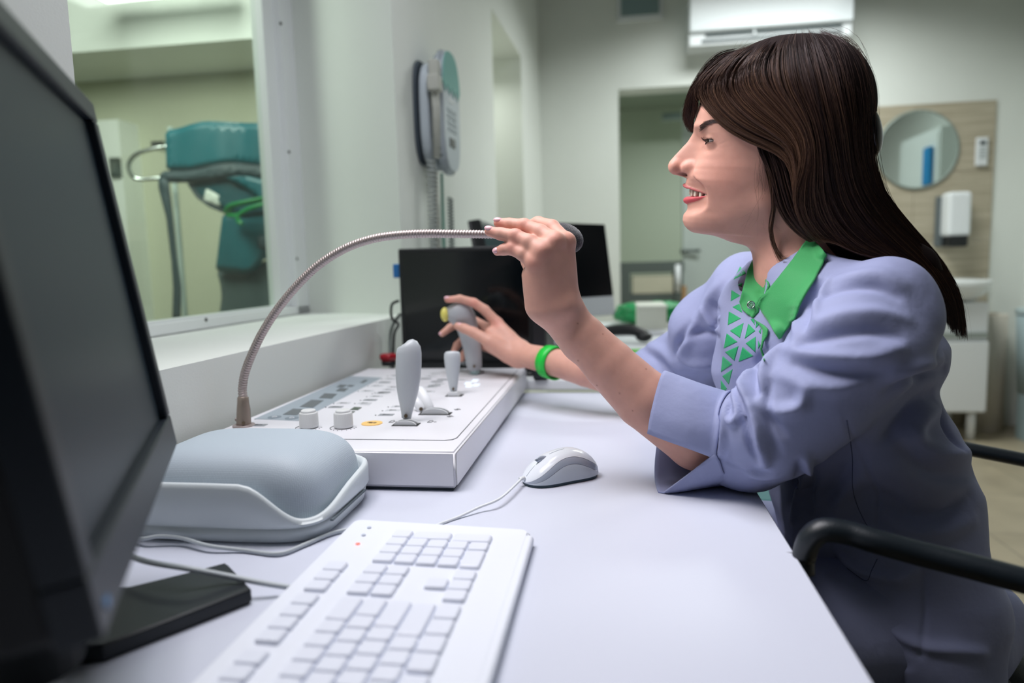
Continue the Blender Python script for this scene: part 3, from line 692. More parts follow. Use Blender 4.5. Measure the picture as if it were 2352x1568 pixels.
loft([(1092, 845, 8, dj3), (1092, 853, 11, dj3), (1092, 857, 10, dj3+.03), (1094, 858, 10, dj3+.062)], 'shaft', mat('shaft_teal', '#a9c4c4', .4), j3)
obj('collar', MB().cyl(cz(1094, 856, ZP), cz(1094, 856, ZP)+[0, 0, .004], .017), jm2, j3)
# reclining lever behind the tall joystick
j4 = thing('lever', cz(995, 950), 'white lever lying back in its curved slot behind the tall joystick', 'lever')
dl4 = float((cz(995, 945)-CAM)@FW)
loft([(962, 890, 8, dl4+.02), (966, 899, 12, dl4+.015), (975, 917, 14, dl4+.01), (985, 935, 12, dl4), (990, 946, 9, dl4)], 'grip', mat('lever_white', '#dcdfe3', .35), j4, .5)
loft([(950, 910, 6, dl4+.01), (958, 925, 10, dl4+.005), (967, 938, 10, dl4), (972, 945, 8, dl4)], 'guard', mat('lever_white', '#dcdfe3', .35), j4, .6)
obj('screw', MB().cyl(at(967, 939, dl4-.010), at(967, 939, dl4-.004), .003, n=12), scm, j4)
wheel(1000, 950, .022, .02, j4)
obj('side_lever', MB().tube([cz(1075, 836), at(1045, 829, 1.5), at(1022, 833, 1.5)], .004, 8), jm, None, 'thin grey lever at the far end of the console beside the held joystick', 'lever')
# microphone
mt = mat('mic_metal', '#b3a7a5', .42, .6); mt2 = mat('mic_metal_dark', '#8d8078', .45, .7)
t = thing('gooseneck_microphone', cz(560, 980), 'flexible metal gooseneck microphone with black foam windscreen rising from the console', 'microphone')
dm0 = float((cz(560, 978)-CAM)@FW)
b0 = cz(560, 979)
def pz(px, py, d): return at(px, py, d)
loft([(560, 978, 17, dm0), (560, 970, 16, dm0), (559.5, 940, 15, dm0), (558.5, 925, 13, dm0), (558, 912, 12.3, dm0), (558, 910, 10, dm0)], 'base_socket', mat('socket_metal', '#9a8d83', .4, .6), t, 1.0)
obj('flange', MB().cyl(b0+[0, 0, -.001], b0+[0, 0, .003], .016, n=32), mt, t)
obj('screw', MB().cyl(at(559, 971, dm0-.0145), at(559, 971, dm0-.0115), .0025, n=10), scm, t)
obj('latch', MB().ell(at(543, 963, dm0), (.002, .003, .003)), mt, t)
gp = [(558, 912, dm0), (557, 890, dm0), (563, 855, dm0-.004), (578, 815, dm0-.01), (602, 765, dm0-.02), (636, 712, dm0-.03), (680, 658, dm0-.045), (730, 610, dm0-.06), (790, 572, dm0-.075), (850, 550, dm0-.088), (910, 540, dm0-.098), (975, 536.5, dm0-.106), (1040, 537, dm0-.112), (1115, 538, dm0-.116), (1200, 541, dm0-.117), (1262, 545, dm0-.117)]
path = bez([pz(*g_) for g_ in gp], 60)
seg = np.array(path); L_ = np.concatenate([[0], np.cumsum(np.linalg.norm(np.diff(seg, axis=0), axis=1))]); tot = L_[-1]
pitch = .0040; npt = int(tot/pitch*8); ss = np.linspace(0, tot, npt)
pp = np.stack([np.interp(ss, L_, seg[:, i]) for i in range(3)], 1)
ph = (ss/pitch) % 1
rr_ = .0046+.0009*np.sqrt(np.clip(1-((ph-.5)/.46)**2, 0, 1))
rr_ *= np.interp(ss, [0, tot], [1.22, 1.0])
obj('gooseneck', MB().tube(list(pp), list(rr_), 14), mt, t)
tgm = seg[-1]-seg[-40]; tgm /= np.linalg.norm(tgm)
fc = at(1294, 548, dm0-.117)
q_ = Vector(at(1337, 560, dm0-.117)-at(1250, 536, dm0-.117)).to_track_quat('X', 'Z').to_matrix()
fm_ = MB().ell(fc, (.0270, .0205, .0205), q_, 160, 90)
rs = np.random.RandomState(5); V = np.array(fm_.v); c_ = np.array(fc); V = c_+(V-c_)*(1+rs.normal(0, .006, (len(V), 1))); fm_.v = [tuple(v) for v in V]
obj('windscreen', fm_, mat('foam', '#101722', .95, bump=1.0, bscale=900, Sheen_Weight=.6), t, 'dark foam ball')
# emergency button
t = thing('emergency_button', cz(893, 836), 'red emergency stop button at the far left corner of the console', 'button')
o_ = cz(893, 838); red = mat('button_red', '#9e1524', .3)
obj('base', MB().cyl(o_, o_+[0, 0, .010], .017), blk2, t)
obj('cap', MB().frustum([[o_+np.array([r_*(1+.08*math.cos(5*a))*math.cos(a), r_*(1+.08*math.cos(5*a))*math.sin(a), z]) for a in np.linspace(0, 2*math.pi, 40, endpoint=False)] for r_, z in ((.015, .009), (.019, .016), (.020, .022), (.017, .027), (.008, .028))]), red, t)

# ------------------------------------------------------------------ intercom speaker
t = thing('intercom_speaker', (-.42, .75, ZD), 'grey mesh intercom speaker in a white tray on the desk beside the foreground monitor', 'speaker')
sw = mat('speaker_white', '#d3dbde', .4)
sx0, sx1, sy0, sy1 = -.55, -.303, .648, .838
cxs, cys = (sx0+sx1)/2, (sy0+sy1)/2; Ws, Hs = sx1-sx0, sy1-sy0
def sperim(scale, n=120, p=5.0):
    out = []
    for k in range(n):
        a = 2*math.pi*k/n
        x = np.sign(math.cos(a))*abs(math.cos(a))**(2/p); y = np.sign(math.sin(a))*abs(math.sin(a))**(2/p)
        out.append((x, y, a))
    return out
def rimz(x, y):
    # rim height: high along the near side, dips in the near right corner, rises to the back right
    u = (x+1)/2; v = (y+1)/2
    h = .066
    dip = .030*math.exp(-(((u-.97)/.17)**2))*math.exp(-((v-.0)/.42)**2)
    back = -.032*(1-math.exp(-((1-u)/.15)**2))*max(0, v-.25)/.75 if False else 0
    k_ = max(0, min(1, (u-.66)/.26)); right = -.026*k_*k_*(3-2*k_)*(1-.35*v)
    return h-dip*.5+right
per = sperim(1)
def sring(inset, zf, z0=0):
    return [(cxs+(Ws/2-inset)*x, cys+(Hs/2-inset)*y, zf(x, y)+z0) for x, y, a in per]
body = MB()
rings = [sring(.012, lambda x, y: ZD), sring(.006, lambda x, y: ZD+.002), sring(.003, lambda x, y: ZD+.016), sring(.0045, lambda x, y: ZD+.0168), sring(.0035, lambda x, y: ZD+.0178), sring(.0, lambda x, y: ZD+.022),
         sring(.0, lambda x, y: ZD+rimz(x, y)-.006), sring(.001, lambda x, y: ZD+rimz(x, y)-.002), sring(.0035, lambda x, y: ZD+rimz(x, y)), sring(.006, lambda x, y: ZD+rimz(x, y)-.001), sring(.008, lambda x, y: ZD+rimz(x, y)-.006), sring(.010, lambda x, y: ZD+.020)]
body.frustum(rings); obj('tray', body, sw, t)
ms = bpy.data.materials.new('speaker_mesh'); ms.use_nodes = True
nt = ms.node_tree; b = nt.nodes['Principled BSDF']; b.inputs['Roughness'].default_value = .55
tc = nt.nodes.new('ShaderNodeTexCoord')
def wave(axis):
    wv = nt.nodes.new('ShaderNodeTexWave'); wv.wave_type = 'BANDS'; wv.bands_direction = axis; wv.inputs['Scale'].default_value = 185; wv.wave_profile = 'SIN'
    nt.links.new(tc.outputs['Object'], wv.inputs['Vector']); return wv
geo = nt.nodes.new('ShaderNodeNewGeometry'); sep = nt.nodes.new('ShaderNodeSeparateXYZ'); nt.links.new(geo.outputs['Normal'], sep.inputs[0])
def mth(op, a, b_=None):
    n_ = nt.nodes.new('ShaderNodeMath'); n_.operation = op
    for i_, v_ in enumerate((a, b_)):
        if v_ is None: continue
        if isinstance(v_, (int, float)): n_.inputs[i_].default_value = v_
        else: nt.links.new(v_, n_.inputs[i_])
    return n_.outputs[0]
acc = None
for ax_, pw_ in (('X', 2.0), ('Y', 2.0), ('Z', 1.2)):
    wv = wave(ax_); k_n = mth('POWER', mth('ABSOLUTE', sep.outputs[ax_]), pw_)
    term = mth('ADD', mth('MULTIPLY', wv.outputs['Fac'], mth('SUBTRACT', 1.0, k_n)), k_n)
    acc = term if acc is None else mth('MULTIPLY', acc, term)
class _O: outputs = [acc]
m1 = _O
cr = nt.nodes.new('ShaderNodeValToRGB'); cr.color_ramp.elements[0].color = hexc('#a3b0bc'); cr.color_ramp.elements[1].color = hexc('#cdd8e0')
nt.links.new(m1.outputs[0], cr.inputs[0]); nt.links.new(cr.outputs[0], b.inputs['Base Color'])
bp = nt.nodes.new('ShaderNodeBump'); bp.inputs['Strength'].default_value = .25; bp.inputs['Distance'].default_value = .0006
nt.links.new(m1.outputs[0], bp.inputs['Height']); nt.links.new(bp.outputs[0], b.inputs['Normal'])
dm = MB(); rings = []
for k in range(26):
    a = math.pi/2*k/25; s_ = math.cos(a)**.5 if k < 25 else .001; zz_ = math.sin(a)**.62
    rings.append([(cxs+(Ws/2-.010)*s_*x, cys+(Hs/2-.010)*s_*y, ZD+.020+zz_*(.073)) for x, y, a_ in sperim(1, 120, 5.0)])
dm.frustum(rings); obj('mesh_cover', dm, ms, t)
obj('tray_slot', MB().box((sx1-.0005, cys-.01, ZD+.0175), (.0035, .10, .002)), mat('slot_grey2', '#5f6a70', .6), t)

# ------------------------------------------------------------------ foreground monitor
t = thing('foreground_monitor', (-.36, .42, ZD), 'large dark monitor filling the left foreground, screen turned to the seated woman', 'monitor')
FB = on(408, 1020, 'z', .872); NB = on(240, 1470, 'z', .872); FT = FB+np.array([-.039, -.022, .314])*1.0
wv_ = (NB-FB); LW = np.linalg.norm(wv_); wv_ /= LW; uv_ = FT-FB; LH = np.linalg.norm(uv_); uv_ /= LH; uv_ = uv_-wv_*(uv_@wv_); uv_ /= np.linalg.norm(uv_)
nv_ = np.cross(uv_, wv_); nv_ = nv_ if nv_[0] > 0 else -nv_
Rm = Matrix([[wv_[i], uv_[i], nv_[i]] for i in range(3)])
if Rm.determinant() < 0: Rm = Matrix([[-wv_[i], uv_[i], nv_[i]] for i in range(3)])
def mp_(a, b_, c_): return FB+wv_*a+uv_*b_+nv_*c_
bz = mat('monitor_bezel', '#0b161f', .42); bzb = mat('monitor_back', '#030608', .6)
f = MB()
for a0, a1, b0_, b1_ in ((0, LW, 0, .030), (0, LW, LH-.018, LH), (0, .018, .030, LH-.018), (LW-.018, LW, .030, LH-.018)):
    f.box(mp_((a0+a1)/2, (b0_+b1_)/2, -.010), (a1-a0, b1_-b0_, .020), bev=.002, R=Rm)
obj('bezel', f, bz, t)
obj('screen', MB().box(mp_(LW/2, LH/2, -.009), (LW-.03, LH-.04, .004), R=Rm), mat('screen_off', '#1a262e', .38, Specular_IOR_Level=.22), t)
f = MB(); f.box(mp_(LW/2, LH/2, -.030), (LW-.004, LH-.004, .026), bev=.006, R=Rm); f.box(mp_(LW/2, LH/2, -.052), (LW*.7, LH*.7, .03), bev=.01, R=Rm); obj('back_housing', f, bzb, t)
obj('power_lamp', MB().box(mp_(LW-.018, .010, .0005), (.008, .004, .001), R=Rm), mat('power_blue', '#3c6f9c', .3), t)
cc = mp_(LW/2, 0, -.07)
obj('stand_column', MB().tube([cc+uv_*.1, np.array([cc[0]-.02, cc[1], .77])], [.03, .035], 20), blk2, t)
A1, B1 = on(520, 1290, 'z', .764)[:2], on(578, 1350, 'z', .764)[:2]
C1 = on(232, 1482, 'z', .764)[:2]; D1, E1 = on(436, 1312, 'z', .764)[:2], on(300, 1345, 'z', .764)[:2]
ft = MB().prism([A1, B1, B1+(C1-B1)*.995, np.array([-.50, .40]), np.array([-.52, .50]), E1, D1], ZD, .764, .002)
obj('foot', ft, mat('foot_dark', '#08131a', .45), t)
# ------------------------------------------------------------------ cables on the desk
cw = mat('cable_white', '#b9c0c4', .45)
z1 = ZD+.003
def dp(x, y, z=z1): return on(x, y, 'z', z)
cable('speaker_cable', [dp(300, 1240), dp(335, 1236, z1+.006), dp(370, 1231, z1+.008), dp(420, 1236, z1+.006), dp(480, 1253, z1+.004), dp(560, 1263), dp(640, 1271), dp(700, 1250, z1), dp(760, 1225, z1), dp(806, 1214, z1)], .0022, cw, 'thin pale cable along the near side of the intercom speaker')
cable('keyboard_cable', [dp(280, 1270, z1+.03), dp(340, 1290, z1+.03), dp(430, 1305, z1+.028), dp(520, 1322, z1+.018), (dp(600, 1338, z1+.010)), dp(668, 1349, z1+.004)], .0026, cw, 'pale cable running over the dark monitor foot to the keyboard')
# ------------------------------------------------------------------ mouse
t = thing('computer_mouse', (-.075, .85, ZD), 'white and grey wired mouse on the desk in front of the sleeve cuff', 'mouse')
mh = on(1197, 1120, 'z', ZD); mtail = on(1383, 1085, 'z', ZD)
fa = (mtail-mh); fa[2] = 0; ML = np.linalg.norm(fa); fa /= ML; sa = np.array([-fa[1], fa[0], 0])
mc = (mh+mtail)/2+sa*.006
HL, HW = .0545, .029
def msurf(u, a, sh=1.0):
    # u -1..1 along length (head to tail), a angle over top 0..pi
    w_ = HW*(1-abs(u)**2.6)**.45*(1-.08*math.cos(math.pi*u))*sh
    hgt = (.0355*(1-.16*(u-.25)**2*2.2)*(1-abs(u)**3.2)**.55)*sh
    if hgt < 1e-5: hgt = 1e-5
    c_, s_ = math.cos(a), math.sin(a)
    return w_*np.sign(c_)*abs(c_)**.75, .004+hgt*abs(s_)**.8
def mpt(u, a, off=0):
    y, z = msurf(u, a); return mc+fa*(HL*u)+sa*y*(1+off)+np.array([0, 0, ZD-.0]) *0+np.array([0, 0, z*(1+off)])+np.array([0, 0, 0])
NU, NA = 60, 48
def patch(amin, amax, off, name, m, umin=-.999, umax=.999):
    V = []; Fc = []
    for i in range(NU+1):
        u = umin+(umax-umin)*i/NU; u = math.sin(u*math.pi/2) if True else u
        a0, a1 = amin(u), amax(u)
        for j in range(NA+1): V.append(mpt(u, a0+(a1-a0)*j/NA, off))
    for i in range(NU):
        for j in range(NA): Fc.append((i*(NA+1)+j, (i+1)*(NA+1)+j, (i+1)*(NA+1)+j+1, i*(NA+1)+j+1))
    mb = MB(); mb.add(V, Fc, True); return obj(name, mb, m, t)
mw = mat('mouse_white', '#e9eff7', .18); mg = mat('mouse_grey', '#aab3c2', .18, .1); ml = mat('mouse_side', '#ccd5de', .4)
def low(u): return .34+.30*math.sin((u+.15)*2.2)*-1*(-1 if u > 0 else -1)*.0+.22*math.cos(u*3.0)
def hi(u): return low(u)+.36
patch(lambda u: 0.0, lambda u: low(u), 0, 'side_shell', ml)
patch(lambda u: math.pi-low(u), lambda u: math.pi, 0, 'side_shell', ml)
patch(lambda u: low(u)+.012, lambda u: hi(u), .004, 'grey_band', mg)
patch(lambda u: math.pi-hi(u), lambda u: math.pi-low(u)-.012, .004, 'grey_band', mg)
patch(lambda u: hi(u)+.006, lambda u: math.pi-hi(u)-.006, .012, 'top_shell', mw)
pb = MB(); pb.prism([(mc+fa*HL*math.sin(u*math.pi/2)*.97+sa*s_*msurf(math.sin(u*math.pi/2), 0)[0]*.96)[:2] for s_, us in ((1, np.linspace(-.97, .97, 24)), (-1, np.linspace(.97, -.97, 24))) for u in us], ZD, ZD+.0045)
obj('sole', pb, mat('mouse_sole', '#2b4451', .5), t)
wq = Matrix([[fa[0], sa[0], 0], [fa[1], sa[1], 0], [0, 0, 1]])
obj('scroll_wheel', MB().ell(mpt(-.50, math.pi/2, .0), (.0095, .0028, .0045), wq), mg, t)
obj('wheel_slot', MB().ell(mpt(-.50, math.pi/2, .012), (.0112, .0024, .0012), wq), mat('mouse_slot', '#39485a', .5), t)
sl = [mpt(u, math.pi/2, .0135) for u in np.linspace(-.93, -.70, 8)]; obj('button_seam', MB().tube(sl, .0003, 5), mat('seam_grey', '#8e9aac', .5), t)
sl = [mpt(u, math.pi/2, .0135) for u in np.linspace(-.30, .12, 12)]; obj('button_seam', MB().tube(sl, .0003, 5), mat('seam_grey', '#8e9aac', .5), t)
e0 = mc-fa*(HL-.001)+np.array([0, 0, .010])
obj('cord_sleeve', MB().tube([e0, e0-fa*.008], [.0028, .0022], 12), plastic, t)
obj('cord', MB().tube(bez([e0-fa*.004, dp(1150, 1143, ZD+.010), dp(1100, 1165, ZD+.006), dp(1050, 1188, ZD+.002), dp(1015, 1201, ZD+.0018), dp(985, 1214, ZD+.0018), dp(965, 1224, ZD+.0018)]), .0016, 8), plastic, t)
# ------------------------------------------------------------------ keyboard
t = thing('computer_keyboard', (-.187, .49, ZD), 'white wired keyboard lying lengthwise in the near foreground of the desk', 'keyboard')
kx0, kx1, ky1, ky0 = -.281, -.0885, .690, .245
kbm = mat('keyboard_white', '#e4e8f2', .45)
kbd = MB(); kbd.bv = True; bm = bmesh.new()
def kz(x): return ZD+.012+(kx1-x)/(kx1-kx0)*.006
vs = [bm.verts.new((x, y, kz(x))) for x, y in [(kx0+(kx1-kx0)/2+px_, ky0+(ky1-ky0)/2+py_) for px_, py_ in rrect(kx1-kx0, ky1-ky0, .012)]]
f = bm.faces.new(vs); r = bmesh.ops.extrude_face_region(bm, geom=[f])
for e in r['geom']:
    if isinstance(e, bmesh.types.BMVert): e.co.z = ZD+.002
bmesh.ops.recalc_face_normals(bm, faces=bm.faces[:]); bmesh.ops.bevel(bm, geom=[e for e in bm.edges if e.calc_length() > 0 and abs(e.verts[0].co.z-e.verts[1].co.z) < .01 and e.verts[0].co.z > ZD+.006], offset=.004, segments=3, affect='EDGES')
bm.verts.index_update(); kbd.add([v.co[:] for v in bm.verts], [[v.index for v in q.verts] for q in bm.faces], True); bm.free()
obj('keyboard_body', kbd, kbm, t)
obj('palm_rail', MB().box((kx1-.004, (ky0+ky1)/2, ZD+.0068), (.016, ky1-ky0-.03, .010), bev=.004, seg=3), kbm, t)
keym = mat('keycap_white', '#e0e4f0', .4)
U = .0187; UX = .0203
rows = [-.252]+[-.2145+k*UX for k in range(5)]
def key(x, y, wx=1, wy=1):
    z = kz(x)
    a, b_ = UX*wx-.0010, U*wy-.0010
    mb = MB(); mb.frustum([[(x+px_*s, y+py_*s, z+h) for px_, py_ in rrect(a, b_, .0022, 3)] for h, s in ((-.001, 1.0), (.0018, .97), (.0032, .89), (.0035, .84))])
    obj('key', mb, keym, t)
yF = .659
# numeric block nearest the far end
for r_ in range(1, 6):
    for c_ in range(4):
        if c_ == 3 or (r_ == 0): pass
        if r_ == 5 and c_ == 2: continue
        if c_ == 0 and r_ in (3, 5): continue
        yy = yF-(c_+.5)*U
        if c_ == 0 and r_ in (2, 4): key(rows[r_]+UX/2, yy, 2, 1)
        elif r_ == 5 and c_ == 3: key(rows[r_], yy+U/2, 1, 2)
        else: key(rows[r_], yy)
yN = yF-4*U-.006
for r_ in (0, 1, 2):
    for c_ in range(3): key(rows[r_], yN-(c_+.5)*U)
key(rows[4], yN-1.5*U)
for c_ in range(3): key(rows[5], yN-(c_+.5)*U)
yM = yN-3*U-.006
lay = [[1, 1, 1, 1, .5, 1, 1, 1, 1, .5, 1, 1, 1, 1, 1, 1], [2]+[1]*13, [1.5]+[1]*12+[1.5], [2.25]+[1]*11+[1.75], [2.75]+[1]*10+[2.25], [1.25]*4+[6.25]+[1.25]*3]
for r_, L__ in enumerate(lay):
    y = yM
    for wd in L__:
        if wd > .5: key(rows[r_], y-wd*U/2, 1, wd)
        y -= wd*U
for k, (px_, py_) in enumerate(((848, 1212), (835, 1229), (822, 1249))):
    o_ = on(px_, py_, 'z', kz(kx0+.02)); obj('indicator_lamp', MB().cyl(o_+[0, 0, -.001], o_+[0, 0, .0008], .0022, n=12), mat('lamp_red', '#ff5a52', .3, Emission_Color=(1, .1, .08, 1), Emission_Strength=2.0) if k == 2 else mat('lamp_off', '#b4bccd', .4), t)
# ------------------------------------------------------------------ chair
t = thing('office_chair', (.62, .92, 0), 'black office chair with looped armrests under the seated woman', 'chair')
pu = mat('chair_black', '#0d161d', .42, bump=.25, bscale=500); frm = mat('chair_frame', '#0a0c0e', .4)
ch = lambda x, y, d: at(x, y, d)
near = bez([ch(1846, 1315, .665), ch(1848, 1272, .665), ch(1862, 1237, .66), ch(1892, 1217, .655), ch(1950, 1224, .65), ch(2012, 1243, .64), ch(2118, 1272, .63), ch(2240, 1303, .615), ch(2360, 1335, .60), ch(2460, 1362, .59)], 10)
obj('armrest', MB().tube(near, [.0115]*8+[.0128]*(len(near)-8), 18, flat=.85), pu, t)
obj('armrest_frame', MB().tube(bez([ch(1815, 1290, .665), ch(1840, 1400, .70), ch(1950, 1560, .74), ch(2050, 1650, .78)]), .012, 12), frm, t)
far = bez([ch(2060, 1010, 1.22), ch(2120, 1008, 1.2), ch(2230, 1032, 1.17), ch(2352, 1056, 1.14), ch(2480, 1085, 1.1)], 8)
obj('armrest', MB().tube(far, .0150, 16, flat=.75), pu, t)
obj('armrest_frame', MB().tube(bez([ch(2070, 1014, 1.22), ch(2090, 1100, 1.2), ch(2120, 1250, 1.1)]), .012, 12), frm, t)
def hull_box(name, c, size, rz, m, bev=.03, parent=None):
    return obj(name, MB().box(c, size, rz=rz, bev=bev, seg=4), m, parent or t)
sc_ = at(2080, 1700, .88); 
hull_box('seat', (sc_[0], sc_[1], .42), (.46, .44, .08), -.1, pu, .03)
bc = at(2395, 1500, .88)
bz_ = at(2395, 1345, .88)[2]-.24
hull_box('backrest', (bc[0]+.02, bc[1], bz_), (.07, .42, .26), -.1, pu, .03)
obj('gas_column', MB().cyl((sc_[0], sc_[1], .40), (sc_[0], sc_[1], .10), .028), frm, t)
for k in range(5):
    a = 2*math.pi*k/5+.3; d_ = np.array([math.cos(a), math.sin(a), 0]); c0 = np.array([sc_[0], sc_[1], .11])
    obj('base_arm', MB().tube([c0, c0+d_*.27+[0, 0, -.03]], [.024, .016], 10), frm, t)
    obj('caster', MB().cyl(c0+d_*.27+np.array([-d_[1]*.018, d_[0]*.018, -.085]), c0+d_*.27+np.array([d_[1]*.018, -d_[0]*.018, -.085]), .025, n=18), blk2, t)
obj('armrest_link', MB().tube([at(2050, 1650, .78), (sc_[0], sc_[1], .40)], .012, 10), frm, t)
obj('armrest_link', MB().tube([at(2120, 1250, 1.1), (sc_[0], sc_[1], .40)], .012, 10), frm, t)
# ================================================================== seated woman
# ---- signed-distance modelling: one smooth closed surface from blended shapes
def surface_nets(F, lo, h):
    s = F < 0
    c = [s[i:F.shape[0]-1+i, j:F.shape[1]-1+j, k:F.shape[2]-1+k] for i in (0, 1) for j in (0, 1) for k in (0, 1)]
    cnt = sum(x.astype(np.int8) for x in c); act = (cnt > 0) & (cnt < 8)
    I, J, K = np.nonzero(act); n = len(I)
    idx = np.full(act.shape, -1, np.int64); idx[I, J, K] = np.arange(n)
    acc = np.zeros((n, 3)); num = np.zeros(n)
    cor = [(i, j, k) for i in (0, 1) for j in (0, 1) for k in (0, 1)]
    val = {q: F[I+q[0], J+q[1], K+q[2]].astype(float) for q in cor}
    for q in cor:
        for ax in range(3):
            if q[ax]: continue
            r = list(q); r[ax] = 1; r = tuple(r)
            a, b = val[q], val[r]; m = (a < 0) != (b < 0)
            t = np.where(m, a/np.where(m, a-b, 1), 0)
            p = np.zeros((n, 3)); p[:] = q; p[:, ax] = t
            acc += np.where(m[:, None], p, 0); num += m
    V = (np.stack([I, J, K], 1)+acc/num[:, None])*h+lo
    faces = []
    for ax in range(3):
        A = [slice(None)]*3; B = [slice(None)]*3; A[ax] = slice(0, -1); B[ax] = slice(1, None)
        d = s[tuple(A)] != s[tuple(B)]
        E = np.stack(np.nonzero(d), 1)
        o1, o2 = [(1, 2), (2, 0), (0, 1)][ax]
        sh = np.array(act.shape)
        ok = (E[:, o1] > 0) & (E[:, o2] > 0) & (E[:, o1] < sh[o1]) & (E[:, o2] < sh[o2])
        E = E[ok]
        ins = s[E[:, 0], E[:, 1], E[:, 2]]
        q = []
        for u, v in ((1, 1), (0, 1), (0, 0), (1, 0)):
            e = E.copy(); e[:, o1] -= u; e[:, o2] -= v; q.append(idx[e[:, 0], e[:, 1], e[:, 2]])
        q = np.stack(q, 1); q[~ins] = q[~ins][:, ::-1]
        faces.append(q)
    return V, np.concatenate(faces)
def sdf_mesh(fn, lo, hi, h, step=5, margin=1.6):
    lo = np.array(lo, float); hi = np.array(hi, float)
    nc = np.ceil((hi-lo)/(h*step)).astype(int)+1
    H_ = h*step
    g = np.stack(np.meshgrid(*[lo[i]+H_*np.arange(nc[i]) for i in range(3)], indexing='ij'), -1)
    Fc = fn(g.reshape(-1, 3)).reshape(nc)
    n = (nc-1)*step+1
    ii = [np.minimum((np.arange(n[i])+step//2)//step, nc[i]-1) for i in range(3)]
    F = Fc[np.ix_(*ii)].astype(np.float32)
    near = np.abs(F) < H_*margin
    I = np.stack(np.nonzero(near), 1)
    F = np.where(near, F, np.sign(F)*1.0).astype(np.float32)
    for a in range(0, len(I), 1500000):
        q = I[a:a+1500000]; F[q[:, 0], q[:, 1], q[:, 2]] = fn(lo+q*h)
    # closed at the box border
    for ax in range(3):
        sl = [slice(None)]*3; sl[ax] = 0; F[tuple(sl)] = abs(F[tuple(sl)])+1e-4; sl[ax] = -1; F[tuple(sl)] = abs(F[tuple(sl)])+1e-4
    return surface_nets(F, lo, h)
def smin(a, b, k):
    h = np.clip(.5+.5*(b-a)/k, 0, 1); return b+(a-b)*h-k*h*(1-h)
def smax(a, b, k): return -smin(-a, -b, k)
def cap(P, a, b, r0, r1):
    a = np.asarray(a); b = np.asarray(b); ba = b-a; t = np.clip(((P-a)@ba)/(ba@ba), 0, 1)
    return np.linalg.norm(P-a-t[:, None]*ba, axis=1)-(r0+(r1-r0)*t)
def ellp(P, c, r, R=None):
    q = P-np.asarray(c)
    if R is not None: q = q@R
    r = np.asarray(r); k = np.linalg.norm(q/r, axis=1); k2 = np.linalg.norm(q/(r*r), axis=1)
    return k*(k-1)/np.maximum(k2, 1e-9)
def chain(P, nodes, k=.006):
    d = None
    for (a, r0), (b, r1) in zip(nodes[:-1], nodes[1:]):
        e = cap(P, a, b, r0, r1); d = e if d is None else smin(d, e, k)
    return d
def np_mesh(name, V, Fq, mats_, col=None, smooth=True):
    me = bpy.data.meshes.new(name)
    Fq = np.asarray(Fq); nv = len(V); nf = len(Fq); k = Fq.shape[1]
    me.vertices.add(nv); me.vertices.foreach_set('co', np.asarray(V, np.float32).ravel())
    me.loops.add(nf*k); me.loops.foreach_set('vertex_index', Fq.astype(np.int32).ravel())
    me.polygons.add(nf); me.polygons.foreach_set('loop_start', np.arange(0, nf*k, k, dtype=np.int32)); 
    me.polygons.foreach_set('use_smooth', np.full(nf, smooth))
    me.update(calc_edges=True)
    if col is not None:
        ca = me.color_attributes.new('tint', 'FLOAT_COLOR', 'POINT')
        cc_ = np.ones((nv, 4), np.float32); cc_[:, :3] = col; ca.data.foreach_set('color', cc_.ravel())
    for m_ in mats_: me.materials.append(m_)
    me.validate(); return me
def vnormals(V, Fq):
    N = np.zeros_like(V); a = V[Fq[:, 0]]; b = V[Fq[:, 1]]; c = V[Fq[:, 2]]; d = V[Fq[:, 3]] if Fq.shape[1] > 3 else c
    n = np.cross(c-a, d-b) if Fq.shape[1] > 3 else np.cross(b-a, c-a)
    for i in range(Fq.shape[1]): np.add.at(N, Fq[:, i], n)
    return N/(np.linalg.norm(N, axis=1)[:, None]+1e-12)
def laplace(V, Fq, it=1, lam=.5):
    e = np.concatenate([Fq[:, [0, 1]], Fq[:, [1, 2]], Fq[:, [2, 3]], Fq[:, [3, 0]]])
    for _ in range(it):
        S_ = np.zeros_like(V); c = np.zeros(len(V))
        np.add.at(S_, e[:, 0], V[e[:, 1]]); np.add.at(c, e[:, 0], 1); np.add.at(S_, e[:, 1], V[e[:, 0]]); np.add.at(c, e[:, 1], 1)
        V = V+lam*(S_/c[:, None]-V)
    return V

person = thing('person', at(2050, 1500, .9)*[1, 1, 0], 'seated woman with long dark brown hair in lilac grey jacket, touching the microphone', 'person')

# ---- head frame: a = right in the photo (towards the back of the head), b = up, c = towards her left
HD = .90
HO = at(1720, 330, HD)
HC = -ray(1720, 330); HC = HC/np.linalg.norm(HC)
HA = RT-HC*(RT@HC); HA /= np.linalg.norm(HA); HB = np.cross(HC, HA)
HM = np.stack([HA, HB, HC])            # rows
def hpx(x, y, c=0.0):
    """point of the pixel's ray in the plane c (metres) of the head frame"""
    r = ray(x, y); t = ((HO+HC*c-CAM)@HC)/(r@HC); return CAM+r*t
def hloc(p): return (np.asarray(p)-HO)@HM.T
def ab(x, y): return hloc(hpx(x, y))[:2]
prof = [(1650, 150), (1630, 190), (1613, 228), (1601, 262), (1596, 285), (1597, 305), (1604, 325), (1607, 345), (1605, 365), (1599, 385), (1589, 398), (1578, 409), (1575, 420), (1577, 435), (1579, 450), (1579, 465), (1577, 480), (1569.5, 493), (1568, 505), (1572, 516), (1580, 524), (1592, 529.5), (1612, 532), (1636, 538), (1661, 547), (1687, 560)]
nose = [(1597, 285), (1593.5, 296), (1592.5, 305), (1579, 326), (1564, 342), (1548, 359), (1539, 371), (1536, 380), (1539, 391), (1550, 400), (1565, 405), (1578, 409)]
PA = np.array([ab(*q) for q in prof]); NA_ = np.array([ab(*q) for q in nose])
